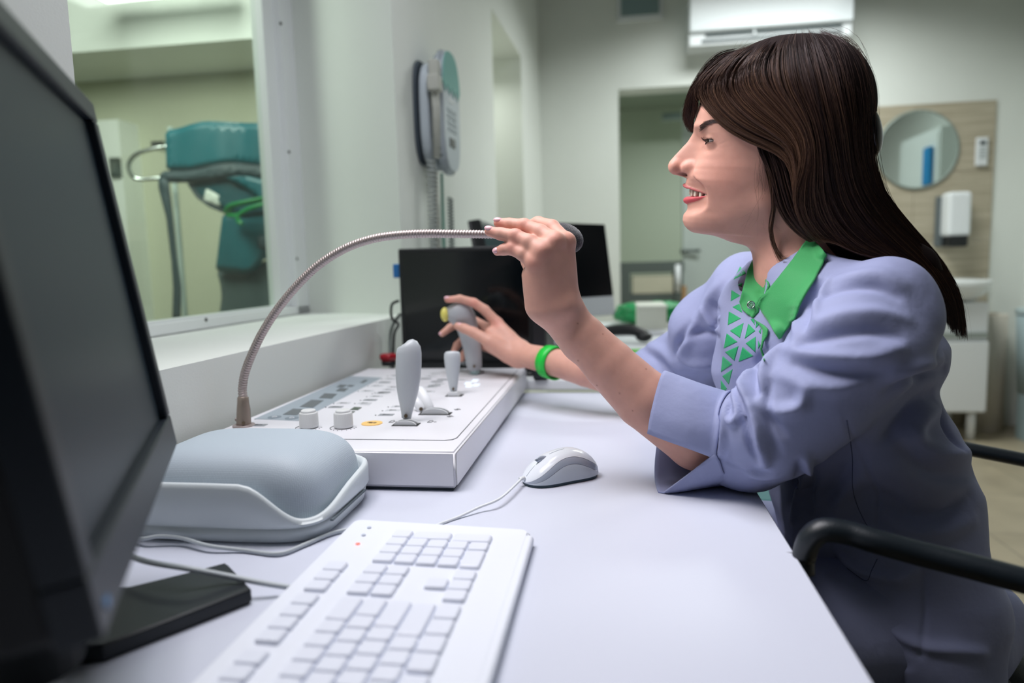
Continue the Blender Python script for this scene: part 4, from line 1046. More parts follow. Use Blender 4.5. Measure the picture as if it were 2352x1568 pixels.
def yb(y): return ab(1600, y)[1]
gb = np.arange(-.150, .125, .0005); gc = np.arange(0, .085, .0005)
Pb = np.interp(gb, PA[::-1, 1], PA[::-1, 0])
Nb = np.interp(gb, NA_[::-1, 1], NA_[::-1, 0]); Nb = np.where((gb < NA_[0, 1]) & (gb > NA_[-1, 1]), Nb, 9)
nb = np.maximum(0, Pb-np.minimum(Nb, Pb))
k_ = np.ones(5)/5; Pb = np.convolve(np.pad(Pb, 2, 'edge'), k_, 'valid'); nb = np.convolve(np.pad(nb, 1, 'edge'), np.ones(3)/3, 'valid')
B_, C_ = np.meshgrid(gb, gc, indexing='ij')
YY = np.interp(gb, [yb(y) for y in range(700, 80, -5)], [float(y) for y in range(700, 80, -5)])[:, None]+0*C_   # pixel row in the sagittal plane
wid = np.interp(YY, [150, 250, 300, 380, 440, 490, 530, 560], [.060, .064, .0635, .064, .057, .050, .044, .046])
cn = np.clip(C_/wid, 0, .999)
muz = np.exp(-((YY-447)/46)**4)
cn = C_/wid; cl0 = np.minimum(cn, .955); Wr = .088*(1-np.sqrt(1-cl0**2))+.088*.955/.2966*(cn-cl0); Sx = .030*(1-np.exp(-(C_/.0225)**3))*muz
Hf = Pb[:, None]+.5*(Wr+Sx+np.sqrt((Wr-Sx)**2+.003**2))-.0015
wn = np.interp(YY, [290, 310, 340, 372, 395, 408], [.0085, .0075, .0085, .0095, .0105, .0100])
Hf -= nb[:, None]*(.80*np.exp(-(C_/wn)**2.4)+.20*np.exp(-(C_/(wn*1.8))**2))
def G(y0, c0, sy, sc): return np.exp(-((YY-y0)/sy)**2-((C_-c0)/sc)**2)
Hf += .0085*G(324, .031, 24, .0135)                      # eye socket
Hf += .0030*G(322, .0165, 12, .006)                      # inner corner
Hf -= .0035*G(291, .026, 9, .016)                        # brow
Hf -= .0062*G(384, .036, 30, .016)                       # cheek
Hf -= .0015*G(352, .036, 9, .013)                        # lower lid bag
def groove(pts, s, d):
    global Hf
    D = np.full(Hf.shape, 9.0)
    pb = [(yb(y), c) for y, c in pts]
    for (b0, c0), (b1, c1) in zip(pb[:-1], pb[1:]):
        v = np.array([b1-b0, c1-c0]); t = np.clip(((B_-b0)*v[0]+(C_-c0)*v[1])/(v@v), 0, 1)
        D = np.minimum(D, np.hypot(B_-b0-t*v[0], C_-c0-t*v[1]))
    Hf = Hf+d*np.exp(-(D/s)**2)
groove([(388, .0175), (405, .024), (425, .031), (445, .0345)], .0028, .0016)      # nasolabial fold
groove([(333, .044), (330, .050), (324, .055)], .0008, .0005); groove([(337, .044), (338, .050), (336, .056)], .0008, .0005)
groove([(340, .022), (347, .030), (345, .038), (338, .045)], .0010, .0006); groove([(346, .026), (352, .033), (350, .040)], .0010, .0004)
groove([(481, .0), (480, .012), (476, .022)], .005, .0012)
# mouth
MC = .0295
u_ = np.clip(C_/MC, 0, 1)
yT = 420.5+20*u_**1.7; yU = 430+13.5*u_**1.5; yL = 451.5-7.5*u_**2; yB = 469-23*u_**2.1
fall = np.sqrt(np.clip(1-u_**2, 0, 1))
tu = np.clip((YY-yT)/np.maximum(yU-yT, .5), 0, 1); tl_ = np.clip((YY-yL)/np.maximum(yB-yL, .5), 0, 1)
Hf -= .0045*np.sin(math.pi*tu)**.6*fall*((YY > yT) & (YY < yU))
Hf -= .0056*np.sin(math.pi*np.clip(tl_, 0, 1))**.6*fall*((YY > yL) & (YY < yB))
opening = np.clip((np.minimum(YY-yU, yL-YY))/1.4+.5, 0, 1)*(C_ < MC)
opening = np.where((yL-yU) < 1.5, 0, opening)
Hf += .016*opening
corner = np.exp(-((YY-444)/5)**2-((C_-MC-.001)/.004)**2); Hf += .003*corner
LIP = (((YY >= yT) & (YY <= yU)) | ((YY >= yL) & (YY <= yB))) & (C_ < MC)
INM = (YY > yU) & (YY < yL) & (C_ < MC)
Hb, Hc = np.gradient(Hf, .0005, .0005)
Hn = 1/np.sqrt(1+np.minimum(Hb**2+Hc**2, 60))
from_grid = lambda T, b, c: _bil(T, b, c)
def _bil(T, b, c):
    x = np.clip((b-gb[0])/.0005, 0, len(gb)-1.001); y = np.clip(c/.0005, 0, len(gc)-1.001)
    i = x.astype(int); j = y.astype(int); fx = x-i; fy = y-j
    return T[i, j]*(1-fx)*(1-fy)+T[i+1, j]*fx*(1-fy)+T[i, j+1]*(1-fx)*fy+T[i+1, j+1]*fx*fy
def mm(x, y, c=0.0):
    p = ab(x, y); return np.array([p[0], p[1], c])
EC = mm(1649.5, 323, .0315)
def head_fn(P):
    b = P[:, 1]; c = np.abs(P[:, 2]); Q = P.copy(); Q[:, 2] = c
    hf = _bil(Hf, b, c); hn = _bil(Hn, b, c)
    d = (hf-P[:, 0])*hn
    wmax = np.interp(b, [yb(560), yb(500), yb(440), yb(380), yb(250), yb(150)], [.040, .050, .058, .0655, .067, .06])
    d = smax(d, c-wmax, .022); d = smax(d, P[:, 0]-.030, .02); d = smax(d, -(b-yb(552)), .004); d = smax(d, b-yb(165), .02)
    d = smin(d, ellp(Q, mm(1795, 268), (.092, .088, .071)), .02)
    d = smin(d, cap(Q, mm(1612, 506, .008), mm(1755, 462, .043), .0105, .015), .016)       # jaw
    d = smin(d, ellp(Q, mm(1728, 415, .028), (.043, .055, .025)), .02)
    # ear
    d = smin(d, ellp(Q, mm(1800, 385, .066), (.012, .028, .006)), .004)
    # nose wings and nostrils
    d = smin(d, ellp(Q, mm(1588, 384, .0115), (.0120, .0082, .0056)), .0045)
    d = smin(d, ellp(Q, mm(1550, 383, .0045), (.0075, .0085, .0070)), .006)
    d = smax(d, -ellp(Q, mm(1568, 401, .0105), (.0080, .0026, .0050)), .0010)
    # eyelids over the eyeball, cut open
    q = Q-EC; r = np.linalg.norm(q, axis=1)+1e-9
    fwd = np.array([-.955, .0, .29]); sd = np.array([.29, 0, .955])
    az = np.arctan2(q@sd, q@fwd); el = np.arcsin(np.clip(q[:, 1]/r, -1, 1))
    op = .150*np.sqrt(np.clip(1-((az-.1)/.95)**2, 0, 1))
    lid = r-.0137
    d = smin(d, lid, .0035)
    # crease above the lid
    cr_ = np.abs(el-.55-.10*np.cos(az))*r
    cut = np.maximum(np.abs(el+.04-.06*az)-op, np.abs(az-.1)-.95)*r
    d = smax(d, -np.maximum(cut, r-.022), .0006)
    # neck
    nk = cap(P, mm(1805, 490), mm(1872, 700), .053, .057)
    d = smin(d, nk, .018)
    d = smin(d, cap(Q, mm(1835, 640, .02), mm(1930, 720, .10), .050, .055), .03)
    return d
print('head sdf...')
lo = np.array([-.115, -.235, -.078]); hi = np.array([.140, .130, .078])
lo[2] = -.095; hi[2] = .095
V, Fq = sdf_mesh(head_fn, lo, hi, .00125, step=4, margin=2.2)
V = laplace(V, Fq, 1, .35)
# tint: skin, lips, mouth
def skin_tint(n, seed=0): return np.tile(np.array([[.62, .335, .262]]), (n, 1))
colr = skin_tint(len(V))
fr_ = V[:, 0] < -.030
L_ = _bil(LIP.astype(float), V[:, 1], np.abs(V[:, 2]))*fr_; I_ = _bil(INM.astype(float), V[:, 1], np.abs(V[:, 2]))*fr_
deep = np.clip((V[:, 0]-_bil(Hf-.016*opening, V[:, 1], np.abs(V[:, 2]))-.002)/.004, 0, 1)*I_
bl = np.exp(-np.sum(((V*[1, 1, 1]-0)[:, :2]-np.array(mm(1660, 400)[:2]))**2, 1)/.03**2)*.25
nt_ = np.exp(-np.sum((V[:, :2]-np.array(mm(1560, 385)[:2]))**2, 1)/.016**2)*.35
colr = colr*(1-(bl+nt_)[:, None])+np.array([.66, .26, .20])*(bl+nt_)[:, None]
nq = V.copy(); nq[:, 2] = np.abs(nq[:, 2]); ng = np.clip(1.25-np.linalg.norm((nq-mm(1568, 401, .0105))/np.array([.0085, .0032, .0055]), axis=1), 0, .6)[:, None]/.6
colr = colr*(1-ng)+np.array([.13, .03, .025])*ng
low_l = (V[:, 1] < yb(446))[:, None]
colr = colr*(1-L_[:, None])+np.where(low_l, [[.62, .11, .13]], [[.48, .13, .13]])*L_[:, None]
colr = colr*(1-deep[:, None])+np.array([.10, .015, .015])*deep[:, None]
hl = np.interp(V[:, 1], [yb(430), yb(340), yb(300), yb(262), yb(225)], [ab(1800, 0)[0], ab(1772, 0)[0], ab(1712, 0)[0], ab(1650, 0)[0], ab(1590, 0)[0]])
sc_t = np.clip((V[:, 0]-hl)/.006, 0, 1)*np.clip((V[:, 1]-yb(410))/.015, 0, 1)
colr = colr*(1-sc_t[:, None])+np.array([.03, .018, .016])*sc_t[:, None]
parts_body = [(V@HM+HO, Fq, colr)]

# ---- hands and forearms (photo pixels, distance in metres, radius in metres)
def N_(x, y, d, r): return (at(x, y, d), r)
HB_ = {}
def left_arm(P):
    fore = chain(P, [N_(1290, 722, .885, .0255), N_(1340, 775, .885, .0285), N_(1400, 838, .883, .0325), N_(1480, 916, .88, .0375), N_(1600, 1008, .875, .039), N_(1690, 1030, .87, .037)], .003)
    # flatten wrist slightly: second bone
    fore = smin(fore, chain(P, [N_(1270, 712, .895, .020), N_(1330, 790, .90, .022)], .003), .012)
    pal = None
    mcs = [N_(1230, 604, .852, .0098), N_(1246, 578, .848, .0115), N_(1274, 556, .853, .0118), N_(1299, 557, .868, .0115)]
    cps = [N_(1248, 706, .872, .0150), N_(1262, 705, .866, .0155), N_(1284, 702, .866, .0155), N_(1303, 698, .874, .0150)]
    for m_, c_ in zip(mcs, cps):
        e = cap(P, c_[0], m_[0], c_[1], m_[1]); pal = e if pal is None else smin(pal, e, .014)
    # palm bulk behind the metacarpals, heel of the hand
    pal = smin(pal, ellp(P, at(1262, 640, .880), (.026, .022, .040)), .014)
    pal = smin(pal, cap(P, at(1236, 700, .878), at(1222, 632, .868), .0165, .0125), .012)
    hand = smin(fore, pal, .022)
    F_ = [
        [N_(1230, 604, .852, .0098), N_(1203, 583, .857, .0092), N_(1178, 571, .866, .0082), N_(1157, 573, .873, .0070), N_(1142, 577, .878, .0056)],
        [N_(1246, 578, .848, .0112), N_(1214, 556, .856, .0098), N_(1184, 543, .865, .0090), N_(1150, 537, .874, .0078), N_(1124, 531, .880, .0064)],
        [N_(1274, 556, .853, .0115), N_(1240, 533, .866, .0100), N_(1204, 519, .877, .0090), N_(1170, 515, .885, .0078), N_(1145, 512, .890, .0064)],
        [N_(1299, 557, .868, .0112), N_(1268, 522, .888, .0098), N_(1236, 513, .905, .0090), N_(1205, 524, .915, .0078), N_(1188, 535, .917, .0066)],
        [N_(1262, 690, .885, .0150), N_(1236, 650, .905, .0130), N_(1215, 600, .922, .0105), N_(1200, 568, .926, .0095), N_(1190, 552, .926, .0075)]]
    fg = None
    for i, f_ in enumerate(F_):
        e = chain(P, f_, .003); hand = smin(hand, e, .0045 if i < 4 else .008) 
        if i in (1, 2, 0):      # knuckle of the middle joint
            hand = smin(hand, ellp(P, f_[2][0]+UP*.0025-FW*.0015, (.0068, .0068, .0058)), .004)
    for m_ in mcs: hand = smin(hand, np.linalg.norm(P-(m_[0]-FW*.002+UP*.001), axis=1)-.0104, .008)
    # tendons
    for m_, c_ in zip(mcs[1:], cps[1:]):
        a = m_[0]-FW*.0085; b = c_[0]*.55+m_[0]*.45-FW*.0100; hand = smin(hand, cap(P, a, b, .0028, .0020), .007)
    hand = smin(hand, np.linalg.norm(P-at(1297, 702, .862), axis=1)-.010, .014)       # wrist bone
    return hand
print('left arm sdf...')
def boxof(pts, pad):
    A = np.array(pts); return A.min(0)-pad, A.max(0)+pad
lo, hi = boxof([at(1125, 512, .88), at(1690, 1055, .87), at(1300, 557, .86), at(1190, 552, .926), at(1250, 700, .9)], .055)
V, Fq = sdf_mesh(left_arm, lo, hi, .00135, step=4, margin=2.0)
V = laplace(V, Fq, 1, .3)
def knuckle_tint(V, cen, amt=.35, s=.009, base=None):
    colr = skin_tint(len(V)) if base is None else base
    for c_ in cen:
        g = np.exp(-np.sum((V-c_)**2, 1)/s**2)[:, None]*amt; colr = colr*(1-g)+np.array([.68, .22, .18])*g
    return colr
cl_ = knuckle_tint(V, [at(1204, 519, .87), at(1184, 543, .858), at(1178, 571, .86), at(1274, 552, .845), at(1246, 575, .84), at(1300, 555, .86), at(1226, 604, .845), at(1145, 512, .885), at(1124, 531, .875), at(1142, 577, .873)])
moles = [(1327, 743), (1385, 767), (1328, 828), (1484, 847), (1371, 885), (1453, 943), (1423, 903)]
for mx_, my_ in moles:
    r_ = ray(mx_, my_); r_ = r_/np.linalg.norm(r_); q = V-CAM; dd = np.linalg.norm(q-(q@r_)[:, None]*r_, axis=1); near = ((q@FW) < .885)
    g = (np.exp(-(dd/.0009)**2)*near)[:, None]*.75; cl_ = cl_*(1-g)+np.array([.22, .09, .06])*g
parts_body.append((V, Fq, cl_))

RD = 1.43
def right_arm(P):
    fore = chain(P, [N_(1202, 815, RD-.03, .0235), N_(1268, 830, RD-.09, .0265), N_(1345, 850, RD-.14, .030), N_(1450, 875, 1.26, .036), N_(1545, 880, 1.215, .040)], .003)
    mcs = [N_(1142, 742, RD+.012, .0120), N_(1128, 757, RD+.032, .0120), N_(1120, 776, RD+.045, .0115), N_(1118, 795, RD+.050, .0105)]
    cps = [N_(1190, 797, RD-.02, .0160), N_(1188, 802, RD-.01, .0160), N_(1184, 812, RD-.005, .0160), N_(1180, 822, RD, .0150)]
    pal = None
    for m_, c_ in zip(mcs, cps):
        e = cap(P, c_[0], m_[0], c_[1], m_[1]); pal = e if pal is None else smin(pal, e, .014)
    pal = smin(pal, cap(P, at(1185, 820, RD-.022), at(1132, 792, RD-.020), .019, .0150), .016)
    pal = smin(pal, cap(P, at(1160, 785, RD), at(1128, 766, RD+.004), .020, .0130), .014)
    hand = smin(fore, pal, .02)
    F_ = [
        [N_(1142, 742, RD+.012, .0116), N_(1114, 712, RD+.010, .0102), N_(1088, 695, RD+.008, .0094), N_(1056, 686, RD+.006, .0082), N_(1028, 688, RD+.004, .0064)],
        [N_(1128, 757, RD+.032, .0112), N_(1092, 738, RD+.070, .0098), N_(1060, 738, RD+.078, .0092), N_(1034, 752, RD+.066, .0082), N_(1016, 766, RD+.050, .0068)],
        [N_(1120, 776, RD+.045, .0110), N_(1090, 770, RD+.078, .0096), N_(1064, 778, RD+.080, .0088), N_(1050, 792, RD+.070, .0080), N_(1042, 808, RD+.058, .0066)],
        [N_(1118, 795, RD+.050, .0100), N_(1092, 794, RD+.076, .0086), N_(1072, 803, RD+.078, .0078), N_(1064, 814, RD+.070, .0072), N_(1061, 825, RD+.060, .0060)],
        [N_(1165, 812, RD-.025, .0160), N_(1124, 784, RD-.025, .0130), N_(1087, 763, RD-.015, .0108), N_(1066, 754, RD-.006, .0098), N_(1051, 749, RD+.0, .0080)]]
    for i, f_ in enumerate(F_): hand = smin(hand, chain(P, f_, .003), .006 if i < 4 else .010)
    return hand
print('right arm sdf...')
lo, hi = boxof([at(1016, 687, RD), at(1545, 880, 1.215), at(1062, 824, RD+.07), at(1140, 740, RD-.06)], .05)
V, Fq = sdf_mesh(right_arm, lo, hi, .0016, step=4, margin=2.0)
V = laplace(V, Fq, 1, .3)
parts_body.append((V, Fq, knuckle_tint(V, [at(1088, 696, RD), at(1142, 742, RD), at(1028, 689, RD), at(1016, 765, RD+.03), at(1041, 808, RD+.04), at(1050, 752, RD-.05)], .4, .011)))

# ---- torso frame
TL = (at(2050, 650, .75)-at(1690, 650, 1.09)); TL = TL-UP*(TL@UP); TL /= np.linalg.norm(TL)
TO = at(1840, 800, .92); TA = np.cross(UP, TL); TA = TA if TA@RT > 0 else -TA       # TA: towards her back
def tpx(x, y, c=0.0):
    r = ray(x, y); t = ((TO+TL*c-CAM)@TL)/(r@TL); p = CAM+r*t-TO; return np.array([p@TA, p@UP])
front = [(1760, 560), (1738, 600), (1705, 640), (1682, 700), (1668, 780), (1664, 860), (1680, 940), (1735, 1020), (1800, 1090), (1812, 1150), (1822, 1230), (1810, 1320), (1820, 1450), (1840, 1620)]
back = [(1930, 570), (1970, 590), (2040, 615), (2110, 660), (2150, 730), (2180, 800), (2176, 850), (2160, 895), (2172, 940), (2200, 1000), (2236, 1060), (2258, 1120), (2260, 1220), (2270, 1300), (2284, 1380), (2280, 1450), (2255, 1560), (2200, 1650)]
Ft = np.array([tpx(*q, -.03) for q in front]); Bt = np.array([tpx(*q, .085) for q in back])
def zy(y): return tpx(1900, y)[1]
wy = np.array([540, 575, 610, 660, 720, 850, 1000, 1150, 1300, 1450, 1620]); ww = np.array([.050, .070, .105, .145, .162, .160, .150, .158, .175, .18, .15])
wyb = np.array([zy(y) for y in wy])
tb_top, tb_bot = zy(556), zy(1600)
def torso(P):
    q = P-TO; a = q@TA; b = q@UP; c = q@TL
    af = np.interp(b, Ft[::-1, 1], Ft[::-1, 0]); abk = np.interp(b, Bt[::-1, 1], Bt[::-1, 0]); w_ = np.interp(b, wyb[::-1], ww[::-1])
    ac = (af+abk)/2; ra = (abk-af)/2
    k = (np.abs((a-ac)/ra)**2.3+np.abs(c/w_)**2.3)**(1/2.3)
    d = (k-1)*np.minimum(ra, w_)
    return smax(smax(d, b-tb_top, .02), tb_bot-b, .02)
LS = [N_(2025, 722, .785, .062), N_(1965, 815, .775, .058), N_(1875, 900, .785, .055), N_(1785, 965, .81, .056), N_(1715, 1012, .85, .056), N_(1640, 1013, .869, .050)]
RS = [N_(1715, 668, 1.075, .060), N_(1645, 760, 1.13, .060), N_(1588, 838, 1.20, .060), N_(1545, 868, 1.225, .056), N_(1478, 862, 1.275, .050)]
def jacket_raw(P):
    d = torso(P)
    L = chain(P, LS, .03); R_ = chain(P, RS, .03)
    d = smin(d, L, .014); d = smin(d, R_, .014)
    return d
def unit(v): return v/np.linalg.norm(v)
cutL = (at(1634, 1014, .868), unit(at(1590, 1012, .872)-at(1690, 1010, .855)))
cutR = (at(1482, 862, 1.272), unit(at(1430, 858, 1.30)-at(1530, 866, 1.235)))
neck_c = (at(1790, 560, .92), at(1815, 720, .90))
def jacket_fn(P):
    d = jacket_raw(P)
    for c0, n in (cutL, cutR):
        loc = np.linalg.norm(P-c0, axis=1) < .11
        d = np.where(loc, smax(d, (P-c0)@n, .002), d)
        inn = np.linalg.norm((P-c0)-((P-c0)@n)[:, None]*n, axis=1)-.0455
        d = np.where(loc, smax(d, -np.maximum(inn, -((P-c0)@n)-.05), .002), d)
    # neck opening (V)
    d = smax(d, -cap(P, hpx(1750, 500, .0), hpx(1830, 690, .0), .075, .048), .004)
    d = smax(d, -cap(P, at(1742, 640, .90), at(1765, 800, .88), .028, .004), .004)
    return d
print('jacket sdf...')
lo, hi = boxof([at(1440, 860, 1.28), at(2290, 1620, .92), at(2100, 600, .70), at(1700, 560, 1.12), at(1640, 1100, .80), at(2290, 1560, .72), at(1830, 1600, 1.1)], .06)
V, Fq = sdf_mesh(jacket_fn, lo, hi, .0030, step=3, margin=2.2)
V = laplace(V, Fq, 3, .5)
JV, JF = V, Fq
# ---- cloth folds: drawn as creases and ridges over the jacket surface
jbvh = BVHTree.FromPolygons([tuple(v) for v in JV], [tuple(f) for f in JF.tolist()])
def hit(bv, x, y):
    r = ray(x, y); p, n, i, dd = bv.ray_cast(Vector(CAM), Vector(r/np.linalg.norm(r)))
    return (np.array(p), np.array(n)) if p is not None else (None, None)
# (pixel polyline, width px, height mm): + ridge, - crease
folds = [
 # near upper arm and shoulder
 ([(1905, 655), (1960, 640), (2020, 632), (2070, 650)], 22, 5), ([(1880, 700), (1940, 672), (2010, 662), (2060, 680)], 14, -5),
 ([(1860, 760), (1930, 735), (2010, 722), (2080, 730)], 20, 5), ([(1850, 790), (1910, 775), (1990, 765), (2060, 775)], 14, -6),
 ([(1800, 800), (1850, 815), (1920, 822), (2000, 820), (2060, 800)], 18, 6), ([(1830, 835), (1890, 850), (1960, 858), (2030, 850)], 14, -6),
 ([(1790, 860), (1850, 885), (1920, 893), (1985, 880)], 20, 5),
 ([(1795, 800), (1770, 830), (1755, 870), (1760, 910)], 14, 7), ([(1760, 800), (1738, 830), (1735, 870), (1745, 905)], 9, -7),
 ([(1750, 925), (1790, 945), (1835, 935), (1850, 900)], 16, 8), ([(1748, 945), (1770, 985), (1790, 1040)], 9, -4),
 # elbow bundle
 ([(1700, 885), (1725, 920), (1742, 960), (1752, 1010), (1762, 1050), (1750, 1062)], 10, 9), ([(1690, 890), (1706, 930), (1720, 980), (1738, 1040)], 6, -8),
 ([(1685, 895), (1700, 930), (1706, 955), (1695, 970), (1684, 955), (1680, 925)], 7, 6), ([(1682, 920), (1686, 960)], 4, -9),
 ([(1672, 925), (1676, 980), (1660, 1030), (1645, 1048)], 9, 6), ([(1668, 915), (1664, 960), (1650, 1005)], 5, -3),
 ([(1770, 880), (1765, 920), (1775, 960), (1800, 1000)], 9, -6), ([(1690, 1060), (1740, 1090), (1800, 1080)], 16, 4), ([(1660, 1060), (1700, 1075), (1760, 1075)], 9, -4),
 ([(1725, 850), (1712, 880), (1725, 910)], 9, 6),
 # torso side and back
 ([(2175, 850), (2110, 865), (2050, 900)], 16, -8), ([(2180, 825), (2120, 835), (2060, 860)], 18, 5),
 ([(2170, 900), (2120, 925), (2060, 985), (2030, 1010)], 16, -9), ([(2170, 935), (2130, 960), (2090, 1000)], 20, 7),
 ([(2165, 930), (2170, 985), (2185, 1035)], 9, -7), ([(2090, 990), (2130, 1030), (2190, 1045), (2240, 1040)], 20, 8), ([(2070, 1025), (2110, 1070), (2170, 1090), (2235, 1090)], 18, -8),
 ([(1945, 970), (2010, 1120), (2015, 1250), (2045, 1330)], 5, -2.5),
 ([(2035, 1145), (2090, 1180), (2160, 1178), (2220, 1140)], 18, -7), ([(2030, 1180), (2080, 1215), (2160, 1220), (2230, 1195)], 20, 6),
 ([(1920, 1190), (1945, 1130), (1975, 1090)], 20, 6), ([(1900, 1150), (1930, 1100), (1960, 1050)], 18, -6),
 ([(1850, 1050), (1855, 1100), (1835, 1150), (1825, 1190)], 9, 7), ([(1835, 1060), (1832, 1110), (1815, 1160)], 8, -8), ([(1870, 1060), (1872, 1120), (1855, 1180), (1880, 1210)], 9, -6),
 ([(1900, 1250), (1960, 1300), (2060, 1330), (2100, 1310)], 14, 6), ([(1940, 1340), (2030, 1420), (2120, 1480), (2260, 1500)], 14, 5), ([(1900, 1360), (1980, 1440), (2080, 1520)], 12, -6),
 ([(2120, 1300), (2125, 1400), (2115, 1500)], 6, -2.5),
 # chest, far shoulder and far sleeve
 ([(1875, 640), (1850, 690), (1835, 740), (1830, 790)], 14, 6), ([(1895, 650), (1870, 700), (1855, 760)], 9, -6), ([(1920, 640), (1890, 700), (1880, 740)], 10, 5),
 ([(1640, 700), (1655, 725), (1640, 760)], 10, -7), ([(1660, 650), (1625, 690), (1600, 735)], 16, 5), ([(1612, 712), (1630, 745), (1655, 765)], 8, 6),
 ([(1585, 745), (1560, 790), (1552, 815)], 9, -9), ([(1600, 730), (1580, 775), (1572, 810)], 14, 6), ([(1556, 800), (1585, 830), (1650, 835)], 14, 6), ([(1560, 790), (1600, 765), (1655, 770)], 9, -5),
 ([(1470, 800), (1510, 830), (1545, 880)], 12, -6), ([(1480, 790), (1520, 810), (1550, 850)], 14, 5), ([(1510, 840), (1560, 870), (1630, 860)], 16, -6),
]
jd = np.zeros(len(JV)); JN = vnormals(JV, JF)
for pts, wpx, hmm in folds:
    P3 = []
    for q in bez([np.array(p + (0,), float) for p in pts], 6):
        p, n = hit(jbvh, q[0], q[1])
        if p is not None: P3.append(p)
    if len(P3) < 3: continue
    P3 = np.array(P3); dep = float(np.median((P3-CAM)@FW)); wm = wpx*dep/F_PX
    c0 = P3.mean(0); R0 = np.linalg.norm(P3-c0, axis=1).max()+wm*3
    sel = np.nonzero(np.linalg.norm(JV-c0, axis=1) < R0)[0]
    if not len(sel): continue
    Q = JV[sel]; best = np.full(len(sel), 9.0); par = np.zeros(len(sel)); n_ = len(P3)-1
    for i in range(n_):
        if np.linalg.norm(P3[i+1]-P3[i]) > .06: continue
        ba = P3[i+1]-P3[i]; t_ = np.clip((Q-P3[i])@ba/(ba@ba+1e-12), 0, 1); dd = np.linalg.norm(Q-P3[i]-t_[:, None]*ba, axis=1)
        m_ = dd < best; best[m_] = dd[m_]; par[m_] = (i+t_[m_])/n_
    vis = (JN[sel]@(-FW)) > -.3
    jd[sel] += hmm*.001*np.exp(-(best/wm)**2)*np.sin(np.pi*np.clip(par*.86+.07, 0, 1))**.6*vis*(.95 if hmm > 0 else .8)
# broad soft undulation
rs = np.random.RandomState(4)
for k in range(10):
    f_ = rs.normal(0, 1, 3); f_ = f_/np.linalg.norm(f_)*rs.uniform(25, 75); jd += np.sin(JV@f_+rs.uniform(0, 6))*.0011
zdesk = JV[:, 2]
JV2 = JV+JN*(jd*1.45)[:, None]
ond = (JV2[:, 0] < .19) & (JV2[:, 1] < 1.5) & (JV2[:, 2] > .70)
JV2[:, 2] = np.where(ond & (JV2[:, 2] < .7535), .7535, JV2[:, 2])
JV2 = laplace(JV2, JF, 1, .3)
fab = bpy.data.materials.new('fabric_lilac'); fab.use_nodes = True
nt = fab.node_tree; b = nt.nodes['Principled BSDF']; b.inputs['Base Color'].default_value = hexc('#8e95b9'); b.inputs['Roughness'].default_value = .72
b.inputs['Sheen Weight'].default_value = .0
tc = nt.nodes.new('ShaderNodeTexCoord')
n1 = nt.nodes.new('ShaderNodeTexNoise'); n1.inputs['Scale'].default_value = 1400; n2 = nt.nodes.new('ShaderNodeTexNoise'); n2.inputs['Scale'].default_value = 35; n2.inputs['Detail'].default_value = 3
nt.links.new(tc.outputs['Object'], n1.inputs['Vector']); nt.links.new(tc.outputs['Object'], n2.inputs['Vector'])
b1 = nt.nodes.new('ShaderNodeBump'); b1.inputs['Strength'].default_value = .25; b1.inputs['Distance'].default_value = .0004
b2 = nt.nodes.new('ShaderNodeBump'); b2.inputs['Strength'].default_value = .5; b2.inputs['Distance'].default_value = .003
nt.links.new(n1.outputs['Fac'], b1.inputs['Height']); nt.links.new(n2.outputs['Fac'], b2.inputs['Height']); nt.links.new(b1.outputs[0], b2.inputs['Normal']); nt.links.new(b2.outputs[0], b.inputs['Normal'])
jme = np_mesh('jacket', JV2, JF, [fab]); jacket = link('jacket', jme, person, 'lilac grey jacket with embroidered front')
JB = BVHTree.FromPolygons([tuple(v) for v in JV2], [tuple(f) for f in JF.tolist()])

# ---- thin cloth pieces from a pixel outline and a depth rule
def cloth_patch(name, outline, depth, th, m, parent, label=None, res=7, curve=True):
    O = [np.array(p[:2], float) for p in outline]
    bm = bmesh.new(); f = bm.faces.new([bm.verts.new((p[0], p[1], 0)) for p in O])
    bmesh.ops.triangulate(bm, faces=bm.faces[:])
    for _ in range(7):
        ed = [e for e in bm.edges if e.calc_length() > res]
        if not ed: break
        bmesh.ops.subdivide_edges(bm, edges=ed, cuts=1); bmesh.ops.triangulate(bm, faces=[q for q in bm.faces if len(q.verts) > 3])
        bmesh.ops.beautify_fill(bm, faces=bm.faces[:], edges=[e for e in bm.edges if not e.is_boundary])
    vs = [v.co.copy() for v in bm.verts]; dps = [depth(v.x, v.y) for v in vs]
    for v, c, d in zip(bm.verts, vs, dps): v.co = Vector(at(c.x, c.y, d))
    bmesh.ops.recalc_face_normals(bm, faces=bm.faces[:])
    fn = sum((q.normal*q.calc_area() for q in bm.faces), Vector())
    if fn.dot(Vector(-FW)) < 0:
        bmesh.ops.reverse_faces(bm, faces=bm.faces[:])
    for _ in range(2): bmesh.ops.smooth_vert(bm, verts=[v for v in bm.verts if not v.is_boundary], factor=.5, use_axis_x=True, use_axis_y=True, use_axis_z=True)
    bmesh.ops.solidify(bm, geom=bm.faces[:], thickness=th)
    bm.verts.index_update(); mb = MB(); mb.add([v.co[:] for v in bm.verts], [[v.index for v in q.verts] for q in bm.faces], True); bm.free()
    return obj(name, mb, m, parent, label)
def idw(pts):
    A = np.array(pts, float)
    def f(x, y):
        w_ = 1/((A[:, 0]-x)**2+(A[:, 1]-y)**2+30)**1.5; return float((w_*A[:, 2]).sum()/w_.sum())
    return f
def overj(f0, off):
    def f(x, y):
        p, n = hit(JB, x, y)
        return f0(x, y) if p is None else min(f0(x, y), float((p-CAM)@FW)-off)
    return f
def onjacket(off, fb=.85):
    def f(x, y):
        p, n = hit(JB, x, y)
        return fb if p is None else float((p-CAM)@FW)-off
    return f
